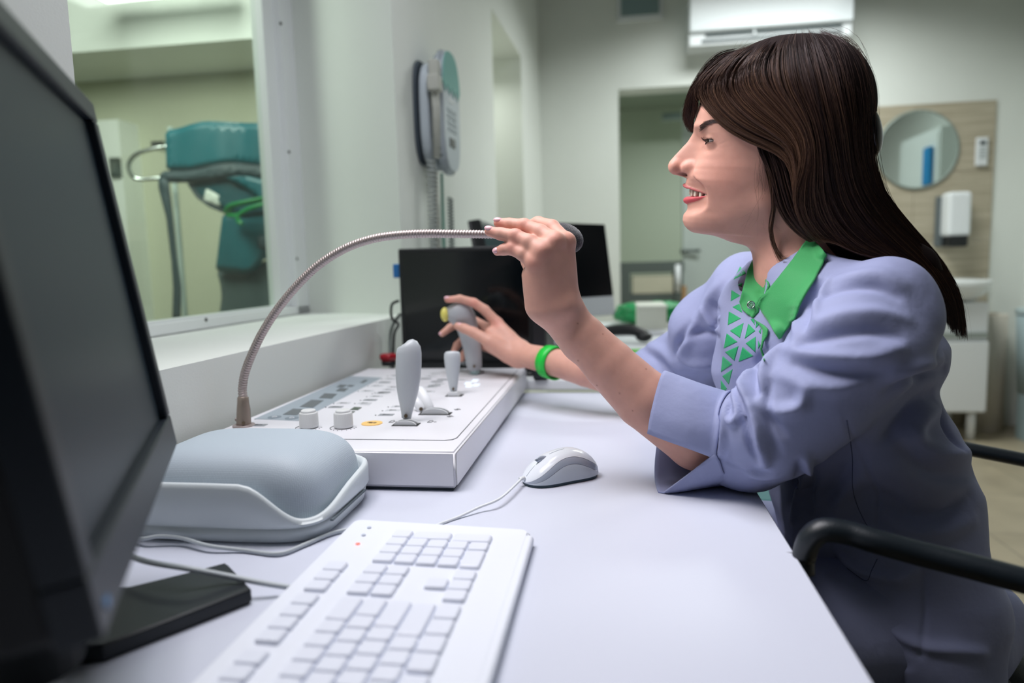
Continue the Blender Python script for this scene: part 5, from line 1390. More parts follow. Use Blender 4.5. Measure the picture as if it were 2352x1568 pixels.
green = mat('fabric_green', '#2b9650', .7, bump=.3, bscale=1200, Sheen_Weight=.2); gthr = mat('embroidery_green', '#1aa564', .5, noise=.12, nscale=900, bump=.6, bscale=1500)
def c6(x, y): return (1480+x/4.126, 540+y/4.126)
tris = [((908, 295), (965, 360), (845, 420)), ((930, 450), (880, 468), (925, 490)), ((825, 518), (910, 572), (818, 625)), ((900, 648), (833, 680), (928, 735)), ((800, 722), (915, 788), (790, 852)), ((940, 830), (810, 905), (905, 972)), ((985, 838), (1050, 905), (950, 980)), ((780, 930), (880, 1010), (750, 1075)), ((1055, 960), (960, 1025), (1050, 1110)), ((890, 1050), (763, 1108), (852, 1190)), ((930, 1058), (1030, 1145), (892, 1200)), ((745, 1148), (832, 1225), (728, 1295)), ((835, 1270), (738, 1335), (800, 1415)), ((723, 1372), (782, 1455), (727, 1512)), ((1003, 1240), (965, 1258), (990, 1290)), ((890, 1332), (925, 1370), (868, 1385)), ((1005, 795), (1040, 790), (1045, 850)), ((1060, 810), (1100, 830), (1055, 880)), ((1105, 880), (1083, 912), (1100, 935)), ((1078, 1000), (1098, 1040), (1078, 1075))]
for T_ in tris:
    ps = [c6(*q) for q in T_]
    ds = [hit(JB, *q)[0] for q in ps]
    if any(d is None for d in ds): continue
    dd_ = [float((d-CAM)@FW) for d in ds]
    if max(dd_)-min(dd_) > .07: continue
    cloth_patch('embroidered_triangle', ps, onjacket(.0006, float((ds[0]-CAM)@FW)), .0005, gthr, jacket, 'green triangle', 4)
nearw = [c6(*q) for q in ((1570, 0), (1650, 90), (1733, 190), (1600, 430), (1480, 650), (1400, 810), (1300, 975), (1280, 985), (1200, 860), (1110, 730), (1075, 660), (1100, 600), (1250, 420), (1400, 230), (1500, 90))]
collar = cloth_patch('collar', nearw, overj(idw([(1860, 540, .842), (1900, 586, .815), (1868, 644, .805), (1839, 697, .800), (1790, 778, .815), (1745, 705, .862), (1783, 642, .862), (1819, 596, .857), (1843, 562, .85), (1820, 660, .825)]), .006), .0022, green, jacket, 'bright green collar wing')
farw = [c6(*q) for q in ((1020, 235), (980, 330), (940, 480), (900, 630), (920, 700), (1020, 780), (1075, 720), (1080, 640), (1150, 550), (1175, 480), (1140, 380), (1050, 270))]
cloth_patch('collar', farw, overj(idw([(1727, 597, .945), (1717, 620, .935), (1698, 692, .915), (1727, 729, .885), (1741, 700, .872), (1765, 656, .895), (1756, 632, .91), (1734, 605, .935)]), .004), .0022, green, jacket, 'bright green collar wing')
placket = [c6(*q) for q in ((1020, 780), (1045, 800), (1130, 850), (1168, 890), (1160, 950), (1125, 1010), (1112, 1080), (1140, 1190), (1125, 1180), (1095, 1080), (1110, 1000), (1120, 900), (1080, 840))]
cloth_patch('placket_edge', placket, onjacket(.006, .87), .0015, green, jacket, 'thin green edge of the front opening')
sn = at(1725, 700, .875); snm = MB()
for rr__, zz__ in ((.0042, 0), ): snm.tube([sn+rr__*(math.cos(a)*RT+math.sin(a)*UP) for a in np.linspace(0, 2*math.pi, 33)], .0011, 8)
snm.tube([sn+.0018*(math.cos(a)*RT+math.sin(a)*UP) for a in np.linspace(0, 2*math.pi, 21)], .0007, 8)
obj('snap_button', snm, mat('snap_silver', '#c4c8c8', .2, 1.0), jacket)
# standing collar band round the neck
V_ = []
for j, rad in enumerate((.0, 1.0)): pass
# ---- near cuff: wide turned opening with a slit, resting on the desk
def ringcurve(pts, n): 
    P = bez([at(*p) for p in pts], 12); P = np.array(P); L = np.concatenate([[0], np.cumsum(np.linalg.norm(np.diff(P, axis=0), axis=1))])
    s_ = np.linspace(0, L[-1], n); return np.stack([np.interp(s_, L, P[:, i]) for i in range(3)], 1)
seam = [(1630, 1047, .812), (1640, 985, .805), (1652, 915, .828), (1672, 903, .875), (1690, 930, .925), (1690, 1020, .935), (1680, 1090, .92), (1668, 1112, .88)]
seam2 = [(1668, 1112, .88), (1650, 1098, .832), (1631, 1048, .811)]
open_ = [(1488, 995, .842), (1498, 940, .840), (1520, 860, .852), (1535, 868, .885), (1530, 930, .912), (1512, 1005, .925), (1505, 1060, .915), (1505, 1110, .895), (1509, 1136, .868)]
open2 = [(1509, 1136, .868), (1510, 1138, .863), (1512, 1139, .857)]
nA, nB = 60, 18
A_ = np.concatenate([ringcurve(seam, 46), ringcurve(seam2, 15)[1:]]); B__ = np.concatenate([ringcurve(open_, 46), ringcurve(open2, 15)[1:]])
Vc = []; Fc_ = []
hem = []
for j in range(nA):
    q_ = A_[j]+unit(A_[j]-B__[j])*.010; loc_, nn_, _, _ = JB.find_nearest(Vector(q_)); hem.append(np.array(loc_)+np.array(nn_)*.0006)
A0_ = np.array(hem)
for i in range(-3, nB+1):
    t_ = i/nB
    if i < 0:
        for j in range(nA): Vc.append(A_[j]*(1+i/3)+A0_[j]*(-i/3))
        continue
    for j in range(nA):
        p = A_[j]*(1-t_)+B__[j]*t_
        s_ = j/(nA-1)
        p = p - FW*(.006*math.sin(math.pi*t_)*(1 if s_ < .35 else .0)) + UP*.0015*math.sin(9*s_+5*t_)*t_*(1-t_)
        if p[2] < .7525: p[2] = .7525
        Vc.append(p)
for i in range(nB+3):
    for j in range(nA-1): Fc_.append((i*nA+j, i*nA+j+1, (i+1)*nA+j+1, (i+1)*nA+j))
bm = bmesh.new(); vv = [bm.verts.new(Vector(p)) for p in Vc]
for f in Fc_: bm.faces.new([vv[i] for i in f])
bmesh.ops.recalc_face_normals(bm, faces=bm.faces[:]); bmesh.ops.solidify(bm, geom=bm.faces[:], thickness=.0022); bm.verts.index_update()
mb = MB(); mb.add([v.co[:] for v in bm.verts], [[v.index for v in q.verts] for q in bm.faces], True); bm.free()
obj('cuff', mb, fab, jacket)
st = MB(); st.tube([p-FW*.0012 for p in A_[:26]], .0007, 5); obj('cuff_seam', st, mat('seam_lilac', '#7d83a8', .8), jacket)
def seam_line(pts, name='seam', r=.0005):
    P = []
    for q in bez([np.array(p+(0,), float) for p in pts], 8):
        p, n = hit(JB, q[0], q[1])
        if p is not None: P.append(p+n*.0002)
    if len(P) > 3: obj(name, MB().tube(P, r, 5), mat('seam_dark', '#565c7c', .9), jacket)
seam_line([(1945, 965), (1958, 1050), (1960, 1130), (1985, 1195), (2018, 1240)])
seam_line([(1925, 1288), (1960, 1315), (1990, 1333), (2002, 1310), (2015, 1283)], 'pocket_seam')
# ---- trousers
def tr_fn(P):
    d = None
    for dz, hip, knee, foot in ((0, at(2080, 1440, .86), at(1560, 1560, .86), None), (0, at(2030, 1380, 1.02), at(1640, 1330, 1.12), None)):
        hip = np.array([hip[0], hip[1], .585]); knee = np.array([knee[0], knee[1], .575]); ft_ = np.array([knee[0]+.05, knee[1], .12])
        e = smin(cap(P, hip, knee, .082, .076), cap(P, knee, ft_, .062, .045), .03); d = e if d is None else smin(d, e, .02)
    return smin(d, ellp(P, (at(2080, 1440, .92)[0], at(2080, 1440, .92)[1], .57), (.13, .13, .09)), .03)
k1 = at(1560, 1560, .86); k2 = at(1640, 1330, 1.12); h1 = at(2080, 1440, .80); h2 = at(2030, 1380, 1.02)
lo = np.array([min(k1[0], k2[0])-.1, h1[1]-.2, .08]); hi = np.array([h1[0]+.25, h2[1]+.22, .74])
V, Fq = sdf_mesh(tr_fn, lo, hi, .006, step=3, margin=2.2)
V = laplace(V, Fq, 2, .5); Nn = vnormals(V, Fq)
for k in range(8):
    f_ = rs.normal(0, 1, 3); f_ = f_/np.linalg.norm(f_)*rs.uniform(30, 90); V = V+Nn*(np.sin(V@f_+rs.uniform(0, 6))*.0013)[:, None]
link('trousers', np_mesh('trousers', V, Fq, [fab]), person, 'lilac grey trousers')
shm = mat('shoe_white', '#d9dcdd', .5)
for kx_ in (k1, k2):
    mb = MB().ell((kx_[0]-.02, kx_[1], .04), (.115, .042, .04)); obj('shoe', mb, shm, person)
# ---- wristband
bc_ = at(1268, 832, RD-.09); ax_ = unit(at(1345, 850, RD-.14)-at(1202, 815, RD-.03)); x_ = unit(np.cross(UP, ax_)); y_ = np.cross(ax_, x_)
mb = MB(); rings = []
for off, rad in ((-.012, .0270), (-.012, .0295), (.012, .0305), (.012, .0282), (-.012, .0270)):
    rings.append([bc_+ax_*(off+.006*math.cos(a))+rad*(math.cos(a)*x_+1.08*math.sin(a)*y_) for a in np.linspace(0, 2*math.pi, 48, endpoint=False)])
mb.frustum(rings, cap=False); obj('wristband', mb, mat('silicone_green', '#17c33f', .4), person, 'bright green wristband')

# ---- body mesh
o_ = 0; VV = []; FF = []; CC = []
for V, Fq, c_ in parts_body: VV.append(V); FF.append(Fq+o_); CC.append(c_); o_ += len(V)
skin = bpy.data.materials.new('skin'); skin.use_nodes = True
nt = skin.node_tree; b = nt.nodes['Principled BSDF']; b.inputs['Roughness'].default_value = .52; b.inputs['Specular IOR Level'].default_value = .35; b.inputs['Subsurface Weight'].default_value = .16
b.inputs['Subsurface Radius'].default_value = (1.0, .35, .2); b.inputs['Subsurface Scale'].default_value = .006
va = nt.nodes.new('ShaderNodeVertexColor'); va.layer_name = 'tint'
tc = nt.nodes.new('ShaderNodeTexCoord'); n1 = nt.nodes.new('ShaderNodeTexNoise'); n1.inputs['Scale'].default_value = 60; n1.inputs['Detail'].default_value = 6
nt.links.new(tc.outputs['Object'], n1.inputs['Vector'])
mr = nt.nodes.new('ShaderNodeMapRange'); mr.inputs[1].default_value = .3; mr.inputs[2].default_value = .7; mr.inputs[3].default_value = .95; mr.inputs[4].default_value = 1.05
nt.links.new(n1.outputs['Fac'], mr.inputs[0]); mx = nt.nodes.new('ShaderNodeMix'); mx.data_type = 'RGBA'; mx.blend_type = 'MULTIPLY'; mx.inputs[0].default_value = 1
nt.links.new(va.outputs[0], mx.inputs[6]); nt.links.new(mr.outputs[0], mx.inputs[7]); nt.links.new(mx.outputs[2], b.inputs['Base Color'])
n2 = nt.nodes.new('ShaderNodeTexNoise'); n2.inputs['Scale'].default_value = 900; n2.inputs['Detail'].default_value = 2; nt.links.new(tc.outputs['Object'], n2.inputs['Vector'])
bp = nt.nodes.new('ShaderNodeBump'); bp.inputs['Strength'].default_value = .18; bp.inputs['Distance'].default_value = .0004; nt.links.new(n2.outputs['Fac'], bp.inputs['Height']); nt.links.new(bp.outputs[0], b.inputs['Normal'])
body = link('body', np_mesh('body', np.concatenate(VV), np.concatenate(FF), [skin], np.concatenate(CC)), person)
# nails
nm = mat('nail_pink', '#e3b3bb', .25)
def nail(tip, back_, up, r, L=.011, name='fingernail'):
    tip = np.array(tip); d_ = unit(tip-np.array(back_)); u = unit(np.array(up)-d_*(np.array(up)@d_)); s_ = np.cross(d_, u)
    rings = []
    c_ = tip+u*r*.42-d_*L*.18
    Rn = Matrix([[d_[i], s_[i], u[i]] for i in range(3)])
    obj(name, MB().ell(c_, (L*.62, r*.86, r*.62), Rn), nm, person)
nail(at(1120, 529, .879), at(1150, 537, .874), UP*1.0-FW*.25, .0062); nail(at(1141, 510, .889), at(1170, 515, .885), UP-FW*.2, .0062)
nail(at(1139, 578, .877), at(1157, 573, .873), UP*.8-FW*.8-RT*.3, .0054, .009)
nail(at(1055, 749, RD-.001), at(1087, 763, RD-.015), UP*.45-FW, .0082, .012); nail(at(1025, 687, RD+.003), at(1056, 686, RD+.006), UP, .0064, .011); nail(at(1014, 768, RD+.049), at(1034, 752, RD+.066), -RT*.7-FW*.6+UP*.2, .0066, .011)
# eyes
ew = mat('eye_white', '#d8d2d0', .12); ei = mat('eye_iris', '#3c2a20', .1); 
for sgn in (1, -1):
    c_ = EC*[1, 1, sgn]; C3 = c_@HM+HO; R3 = Matrix(HM.T.tolist())
    ey = obj('eye', MB().ell(C3, (.0122, .0122, .0122), None, 32, 24), ew, person)
    g_ = np.array([-.97, .03, .22*sgn]); g_ /= np.linalg.norm(g_); g3 = g_@HM
    q3 = Vector(g3).to_track_quat('Z', 'Y').to_matrix()
    obj('iris', MB().ell(C3+g3*.0089, (.0060, .0060, .0042), q3, 24, 12), ei, ey)
    obj('pupil', MB().ell(C3+g3*.0122, (.0024, .0024, .0011), q3, 16, 8), mat('pupil', '#050505', .1), ey)
# teeth
tm_ = mat('teeth', '#d9cdbb', .25); tz = MB()
tp = np.array(mm(1578, 442)); 
for i in range(-5, 6):
    c_ = i*.0056*(1-.02*abs(i)); a_ = tp[0]+.0022+abs(c_)**2*26+max(0, abs(c_)-.014)*.5
    hgt = (.0105, .0095, .0100, .0090, .0085, .0080)[abs(i)]
    p = np.array([a_+.004, yb(428+2.4*abs(i)**.9)-hgt/2, c_])@HM+HO
    ang = math.atan(2*26*c_); dr = np.array([-math.cos(ang), 0, math.sin(ang)])@HM; sr = np.array([math.sin(ang), 0, math.cos(ang)])@HM
    tz.box(p, (.0052, hgt, .0070), bev=.0016, seg=3, R=Matrix([[sr[k], HB[k], dr[k]] for k in range(3)]))
obj('teeth', tz, tm_, person)
# ---- hair: strands grown between guide locks
def hp(x, y, c): return hpx(x, y, c*.001)
def resamp(pts, n):
    P = np.array(bez(pts, 10)); L = np.concatenate([[0], np.cumsum(np.linalg.norm(np.diff(P, axis=0), axis=1))]); s_ = np.linspace(0, L[-1], n)
    return np.stack([np.interp(s_, L, P[:, i]) for i in range(3)], 1)
NS = 22
HV = []; HF = []; HC_ = []; hoff = 0
hrs = np.random.RandomState(11)
def add_strands(paths, rad, cols):
    """paths (n, NS, 3) -> three-sided tapering tubes"""
    global hoff
    P = np.asarray(paths); n, m = P.shape[:2]
    T = np.gradient(P, axis=1); T /= (np.linalg.norm(T, axis=2, keepdims=True)+1e-9)
    ref = np.array([.31, .52, .79]); X = np.cross(T, ref); X /= (np.linalg.norm(X, axis=2, keepdims=True)+1e-9); Y = np.cross(T, X)
    s_ = np.linspace(0, 1, m); tp_ = (np.clip(1.15-s_, .12, 1)**.6)*np.clip(s_*12+.35, 0, 1)
    R_ = np.asarray(rad)[:, None]*tp_[None]
    vs = np.stack([P+(math.cos(a)*X+math.sin(a)*Y)*R_[..., None] for a in (0, 2.094, 4.189)], 2)   # n,m,3,3
    idx = hoff+np.arange(n*m*3).reshape(n, m, 3)
    q = []
    for k in range(3):
        k2 = (k+1) % 3; q.append(np.stack([idx[:, :-1, k], idx[:, :-1, k2], idx[:, 1:, k2], idx[:, 1:, k]], -1).reshape(-1, 4))
    HV.append(vs.reshape(-1, 3)); HF.append(np.concatenate(q)); HC_.append(np.repeat(np.asarray(cols).reshape(n, m, 3), 3, axis=1).reshape(-1, 3)); hoff += n*m*3
DARK = np.array([.016, .010, .011]); BROWN = np.array([.115, .058, .036]); GOLD = np.array([.26, .145, .085])
def coll(P):
    d = head_fn((P-HO)@HM.T); m_ = P[:, 2] < hp(1900, 540, 0)[2]
    if m_.any(): d[m_] = np.minimum(d[m_], jacket_raw(P[m_])-.004)
    return d
def push_out(P, gap=.0016):
    sh = P.shape; Q = P.reshape(-1, 3).copy()
    for _ in range(3):
        d = coll(Q); m_ = np.nonzero(d < gap)[0]
        if not len(m_): break
        q = Q[m_]; e = .0015
        g = np.stack([coll(q+np.eye(3)[k]*e)-coll(q-np.eye(3)[k]*e) for k in range(3)], 1)/(2*e); gn = np.linalg.norm(g, axis=1)+1e-6
        Q[m_] = q+g/gn[:, None]*np.minimum((gap-d[m_])/np.clip(gn, .3, 1.5), .012)[:, None]
    return Q.reshape(sh)
def colours(n, mix, gold=.15):
    s_ = np.linspace(0, 1, NS)[None, :, None]
    u = np.clip(hrs.normal(mix, .25, (n, 1, 1)), 0, 1); g = (hrs.rand(n, 1, 1) < gold)*hrs.uniform(.3, .9, (n, 1, 1))
    tipw = np.clip(.25+s_*1.1, 0, 1)
    c = DARK*(1-u*tipw)+BROWN*(u*tipw); return c*(1-g*tipw)+GOLD*(g*tipw)
def locks(guides, n, rad=.00032, jit=.0022, mix=.5, gold=.15, clumps=40, lift=.0, s0=(0, .1), s1=(.85, 1.0), wave=.0015, mirror=False, clumpk=.55):
    Gd = np.array([resamp([hp(*q) for q in g_], 60) for g_ in guides]); ng = len(guides)
    if mirror:
        L = (Gd-HO)@HM.T; L[..., 2] *= -1; Gd = L@HM+HO
    t = hrs.rand(n)*(ng-1); cc = np.sort(hrs.rand(clumps)*(ng-1)); near = np.argmin(np.abs(t[:, None]-cc[None]), 1); tc_ = cc[near]
    a = hrs.uniform(*s0, n); b_ = hrs.uniform(*s1, n); s_ = a[:, None]+(b_-a)[:, None]*np.linspace(0, 1, NS)[None]
    tt = tc_[:, None]+(t-tc_)[:, None]*(1-clumpk*s_**1.2); tt = np.clip(tt, 0, ng-1-1e-6)
    i = tt.astype(int); fr = tt-i; js = s_*59; j = np.minimum(js.astype(int), 58); fj = js-j
    def S(ii, jj): return Gd[ii, jj]
    P = ((S(i, j)*(1-fj)[..., None]+S(i, j+1)*fj[..., None])*(1-fr)[..., None]+(S(np.minimum(i+1, ng-1), j)*(1-fj)[..., None]+S(np.minimum(i+1, ng-1), j+1)*fj[..., None])*fr[..., None])
    cen = hpx(1800, 300, 0)
    out = P-cen; out /= (np.linalg.norm(out, axis=2, keepdims=True)+1e-9)
    cl_off = hrs.normal(0, 1, clumps)[near][:, None]*jit*.9; ph = hrs.uniform(0, 6.3, clumps)[near][:, None]; ph2 = hrs.uniform(0, 6.3, n)[:, None]
    rr = cl_off+hrs.normal(0, jit*.6, (n, 1))+wave*np.sin(ph+s_*9)+wave*.4*np.sin(ph2+s_*17)+lift
    P = P+out*rr[..., None]
    P = P+hrs.normal(0, 1, (n, 1, 3))*jit*.35*s_[..., None]
    P = push_out(P)
    add_strands(P, hrs.uniform(.7, 1.3, n)*rad, colours(n, mix, gold))
# guides from the brow (far side) to the back of the head: (px, py, mm towards the camera)
front_g = [
 [(1700, 122, 0), (1650, 140, 4), (1612, 175, 8), (1590, 220, 6), (1580, 265, -2), (1588, 303, -16)],
 [(1715, 118, 5), (1660, 140, 14), (1618, 178, 22), (1598, 215, 26), (1596, 250, 22), (1592, 298, 2)],
]
tail1 = [(1818, 408, 82), (1822, 448, 80), (1842, 492, 78), (1885, 540, 78), (1950, 580, 84)]
bang_g = [
 [(1735, 112, 8), (1680, 138, 24), (1636, 172, 36), (1611, 203, 38), (1613, 230, 40), (1638, 262, 50), (1680, 300, 60), (1730, 327, 68), (1775, 345, 76), (1806, 368, 80)]+tail1,
 [(1750, 110, 10), (1700, 136, 34), (1665, 168, 46), (1648, 205, 54), (1664, 245, 62), (1704, 282, 70), (1752, 308, 76), (1795, 328, 80), (1820, 360, 84)]+[(1824, 402, 86), (1822, 446, 84), (1838, 492, 80), (1878, 542, 78), (1940, 582, 84)],
 [(1775, 104, 10), (1735, 132, 44), (1710, 168, 60), (1708, 205, 68), (1735, 242, 76), (1775, 275, 82), (1810, 305, 85), (1832, 345, 87), (1826, 400, 89), (1824, 452, 86), (1845, 505, 82), (1895, 556, 80), (1965, 590, 86)],
 [(1795, 99, 10), (1765, 130, 50), (1750, 168, 67), (1760, 208, 78), (1795, 248, 84), (1828, 288, 87), (1845, 330, 89), (1842, 385, 91), (1824, 440, 88), (1835, 500, 84), (1885, 555, 82), (1955, 588, 86), (2030, 600, 88)],
 [(1812, 96, 10), (1790, 128, 52), (1785, 170, 73), (1796, 215, 83), (1822, 258, 88), (1848, 305, 90), (1856, 360, 92), (1846, 420, 90), (1850, 485, 86), (1900, 545, 83), (1975, 585, 84), (2060, 605, 86)],
]
side_g = [
 bang_g[-1],
 [(1825, 92, 10), (1815, 126, 51), (1818, 170, 74), (1830, 218, 85), (1852, 265, 89), (1866, 318, 91), (1870, 375, 91), (1872, 435, 88), (1895, 500, 84), (1950, 555, 82), (2035, 592, 84), (2105, 635, 78)],
 [(1840, 89, 10), (1845, 125, 48), (1855, 170, 70), (1868, 225, 82), (1882, 285, 87), (1892, 345, 87), (1900, 405, 84), (1922, 470, 80), (1976, 535, 76), (2055, 588, 78), (2130, 645, 70), (2155, 700, 64)],
 [(1855, 88, 8), (1878, 120, 44), (1896, 170, 64), (1908, 230, 76), (1920, 290, 79), (1930, 350, 77), (1947, 415, 74), (1988, 485, 70), (2052, 550, 66), (2125, 618, 62), (2168, 690, 58), (2178, 755, 56)],
 [(1870, 88, 5), (1915, 118, 32), (1938, 170, 50), (1950, 235, 60), (1957, 300, 60), (1964, 360, 58), (1988, 430, 54), (2040, 500, 50), (2110, 570, 46), (2170, 650, 44), (2192, 715, 40), (2198, 775, 38)],
 [(1880, 88, 0), (1938, 115, 15), (1968, 165, 26), (1981, 230, 32), (1982, 300, 32), (1990, 360, 30), (2014, 430, 28), (2068, 505, 26), (2138, 582, 24), (2184, 650, 24), (2204, 710, 24), (2212, 770, 24)],
 [(1890, 90, -8), (1946, 120, -8), (1980, 175, -5), (1991, 235, 0), (1988, 300, 5), (1994, 360, 8), (2022, 430, 8), (2080, 505, 8), (2150, 585, 8), (2192, 655, 10), (2208, 715, 12), (2214, 775, 12)],
]
front_lock = [
 [(1735, 322, 64), (1752, 365, 66), (1768, 405, 68), (1776, 445, 68), (1788, 484, 66), (1815, 518, 66), (1855, 548, 72), (1905, 575, 80), (1960, 596, 86)],
 [(1760, 325, 72), (1780, 375, 76), (1792, 425, 78), (1808, 474, 76), (1838, 514, 74), (1880, 550, 76), (1935, 580, 84), (1990, 600, 88)],
 [(1790, 335, 76), (1808, 385, 80), (1822, 438, 82), (1840, 490, 80), (1875, 535, 78), (1925, 572, 80), (1985, 598, 86)],
 [(1825, 345, 80), (1840, 400, 84), (1845, 460, 84), (1865, 525, 80), (1915, 575, 80), (1985, 600, 86), (2050, 615, 86)],
]
cap_in = 6
print('hair...')
locks(front_g, 1100, rad=.00024, mix=.35, gold=.05, clumps=18, jit=.0020)
locks([[(1700, 122, 0), (1650, 140, -6), (1606, 180, -16), (1585, 225, -22), (1578, 265, -30), (1590, 306, -40)], [(1700, 122, 0), (1650, 140, 0), (1610, 176, -2), (1588, 220, -6), (1577, 265, -14), (1588, 305, -26)]], 1300, rad=.00024, mix=.3, gold=.05, clumps=14, jit=.002)
locks(front_lock, 3600, rad=.00020, mix=.30, gold=.10, clumps=40, jit=.0026, wave=.0025, s0=(0, .15), s1=(.45, 1.0))
locks(bang_g, 11000, rad=.00024, mix=.70, gold=.20, clumps=110, jit=.0022, wave=.0014, s1=(.5, 1.0))
locks(side_g[2:], 9000, rad=.00026, mix=.15, gold=.05, clumps=110, jit=.0024, s1=(.5, 1.0), wave=.0015)
locks(side_g, 12500, rad=.00024, mix=.24, gold=.05, clumps=140, jit=.0028, s1=(.76, 1.0), wave=.0022)
locks(bang_g, 900, rad=.00016, mix=.6, gold=.4, clumps=300, jit=.003, lift=.002, wave=.0026, s1=(.3, 1.0))
locks(side_g, 1000, rad=.00014, mix=.4, gold=.2, clumps=400, jit=.005, lift=.002, wave=.004, s1=(.4, 1.0))
locks([[(1752, 365, 66), (1768, 420, 68), (1772, 470, 64), (1765, 527, 56), (1778, 580, 54), (1808, 615, 60), (1845, 632, 66)], [(1765, 365, 70), (1782, 420, 74), (1784, 470, 70), (1776, 527, 60), (1790, 575, 58), (1815, 600, 62), (1838, 615, 66)]], 260, rad=.00016, mix=.8, gold=.3, clumps=7, jit=.001, wave=.003, s1=(.6, 1.0), clumpk=.8)
# far side of the head
locks(bang_g, 1500, mix=.4, clumps=40, mirror=True); locks(side_g, 3000, mix=.3, clumps=50, mirror=True, s1=(.6, .9))
# wisps: along the cheek, flying over the crown
for _ in range(16):
    x0, y0 = hrs.uniform(1735, 1775), hrs.uniform(330, 400); g_ = [(x0, y0, 66), (x0+hrs.uniform(-6, 12), y0+50, 64), (x0+hrs.uniform(-22, 18), y0+105, 58), (x0+hrs.uniform(-50, 26), y0+hrs.uniform(130, 190), 52)]
    add_strands([resamp([hp(*q) for q in g_], NS)], [.00009], colours(1, .8, .4))
for _ in range(120):
    a_ = hrs.uniform(2.6, -.5); bx_, by_ = 1800+215*math.cos(a_), 290-205*math.sin(a_); tx, ty = math.sin(a_), math.cos(a_); s_ = hrs.choice([-1, 1]); L0 = hrs.uniform(20, 70); h0 = hrs.uniform(-14, 14)
    c0 = hrs.uniform(-25, 35)
    g_ = [(bx_-math.cos(a_)*25, by_+math.sin(a_)*25, c0), (bx_-math.cos(a_)*(10-h0)+tx*L0*.3*s_, by_+math.sin(a_)*(10-h0)+ty*L0*.3*s_, c0), (bx_+math.cos(a_)*h0+tx*L0*.7*s_, by_-math.sin(a_)*h0+ty*L0*.7*s_, c0), (bx_+math.cos(a_)*(h0*.8-4)+tx*L0*s_, by_-math.sin(a_)*(h0*.8-4)+ty*L0*s_, c0+hrs.uniform(-8, 8))]
    add_strands([resamp([hp(*q) for q in g_], NS)], [.00008], colours(1, .5, .2))
# under-layer that keeps the scalp and the inside of the hair dark and solid
def hair_core(P):
    Q = (P-HO)@HM.T
    d = ellp(Q, mm(1802, 262, 0), (.104, .093, .0795))
    d = smin(d, ellp(Q, mm(1880, 215, 0), (.047, .054, .055)), .03)
    d = smin(d, ellp(Q, mm(1858, 400, 0), (.062, .072, .072)), .02)
    d = smin(d, chain(Q, [(mm(1890, 430, .02), .050), (mm(1975, 545, .03), .034), (mm(2090, 600, .03), .018), (mm(2170, 680, .025), .010)], .03), .03)
    # keep the face free
    d = smax(d, -(cap(Q, mm(1540, 330, 0), mm(1640, 400, .0), .075, .088)), .004)
    d = smax(d, -(Q[:, 0]-mm(1642, 0)[0]-np.clip((Q[:, 1]-mm(0, 240)[1])*-1.1, -.02, .06)), .01)
    d = smax(d, -cap(Q, mm(1750, 520, .05), mm(1800, 700, .04), .045, .055), .005)
    return d
V, Fq = sdf_mesh(hair_core, HO-.27, HO+.30, .004, step=3, margin=2.4)
V = laplace(V, Fq, 2, .5)
HV.append(V); HF.append(Fq+hoff); HC_.append(np.tile(DARK*.9, (len(V), 1))); hoff += len(V)
hm_ = bpy.data.materials.new('hair_brown'); hm_.use_nodes = True
nt = hm_.node_tree; b = nt.nodes['Principled BSDF']; b.inputs['Roughness'].default_value = .42; b.inputs['Specular IOR Level'].default_value = .38; b.inputs['Specular Tint'].default_value = (.8, .68, .7, 1)
va = nt.nodes.new('ShaderNodeVertexColor'); va.layer_name = 'tint'; nt.links.new(va.outputs[0], b.inputs['Base Color'])
hcore = mat('hair_under', (.016, .010, .010), .9, Specular_IOR_Level=.1)
hme = np_mesh('hair', np.concatenate(HV), np.concatenate(HF), [hm_, hcore], np.concatenate(HC_))
mi = np.zeros(len(hme.polygons), np.int32); mi[-len(Fq):] = 1; hme.polygons.foreach_set('material_index', mi)
hair = link('hair', hme, person, 'long dark brown hair with lighter brown strands')
# hair clip
ccl = hp(2001, 303, 8)
obj('hair_clip', MB().ell(ccl, (.012, .030, .028), Matrix(HM.T.tolist()) @ Matrix.Rotation(.25, 3, 'Z'), 32, 20), mat('clip_black', '#0b0f16', .12), hair, 'glossy black hair clip')
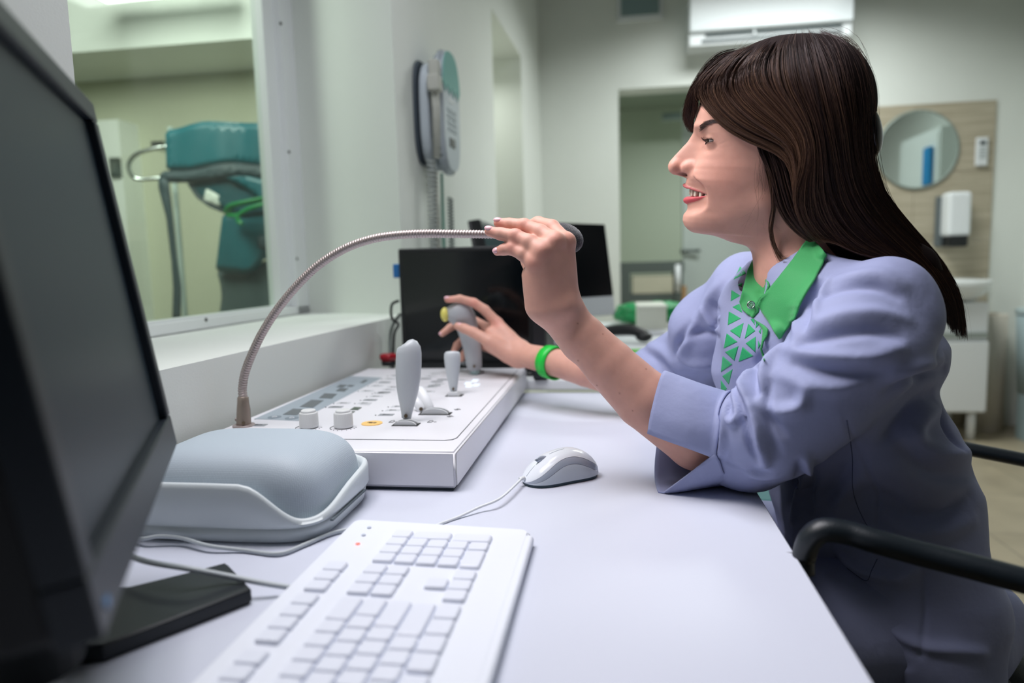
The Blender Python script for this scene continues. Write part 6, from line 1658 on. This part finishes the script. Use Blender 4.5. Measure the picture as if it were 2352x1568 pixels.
# eyebrow and lashes
HV, HF, HC_, hoff = [], [], [], 0
def face_surf(x, y, c, lift=.0005):
    q = mm(x, y); return None
FB_ = BVHTree.FromPolygons([tuple(v) for v in parts_body[0][0]], [tuple(f) for f in parts_body[0][1].tolist()])
def fh(x, y, lift=.0006):
    p, n = hit(FB_, x, y); return None if p is None else p+n*lift
for _ in range(330):
    u = hrs.rand(); cx_ = np.interp(u, [0, .35, .7, 1], [1606, 1618, 1632, 1648]); cy_ = np.interp(u, [0, .35, .7, 1], [297, 285, 279, 279]); wd = np.interp(u, [0, .3, 1], [7, 6, 2.5])
    x0 = cx_+hrs.uniform(-2, 2); y0 = cy_+hrs.uniform(-1, 1)*wd
    p0 = fh(x0, y0); p1 = fh(x0+4+u*4, y0-3+u*3, .0011); p2 = fh(x0+8+u*5, y0-5+u*6, .0009)
    if p0 is None or p1 is None or p2 is None: continue
    add_strands([resamp([p0, p1, p2], NS)], [.00013], np.tile(np.array([.03, .018, .016]), (1, NS, 1)))
obj_b = link('eyebrow', np_mesh('eyebrow', np.concatenate(HV), np.concatenate(HF), [hm_], np.concatenate(HC_)), person)
HV, HF, HC_, hoff = [], [], [], 0
E3 = EC@HM+HO
for k in range(46):
    az = -.75+1.5*k/45; 
    for up_ in (1, -1):
        az = -.80+1.75*k/45; el = (.150*math.sqrt(max(0, 1-((az-.1)/.95)**2)))*(1 if up_ > 0 else -1)-.04+.06*az
        fwd = np.array([-.955, 0, .29]); sd = np.array([.29, 0, .955])
        d_ = math.cos(el)*(math.cos(az)*fwd+math.sin(az)*sd)+math.sin(el)*np.array([0, 1, 0])
        p0 = EC+d_*.0134; ln = hrs.uniform(.0045, .0075) if up_ > 0 else .0014
        p1 = p0+d_*ln*.6+np.array([0, -.0006*up_, 0]); p2 = p0+d_*ln+np.array([0, .0022*up_, 0])
        add_strands([resamp([q@HM+HO for q in (p0, p1, p2)], NS)], [.00016], np.tile(np.array([.01, .008, .01]), (1, NS, 1)))
lin = []
for k in range(24):
    az = -.80+1.7*k/23; el = .150*math.sqrt(max(0, 1-((az-.1)/.95)**2))-.04+.06*az
    d_ = math.cos(el)*(math.cos(az)*fwd+math.sin(az)*sd)+math.sin(el)*np.array([0, 1, 0]); lin.append((EC+d_*.0136)@HM+HO)
add_strands([resamp(lin, NS)], [.0007], np.tile(np.array([.01, .008, .01]), (1, NS, 1)))
link('eyelashes', np_mesh('eyelashes', np.concatenate(HV), np.concatenate(HF), [hm_], np.concatenate(HC_)), person)
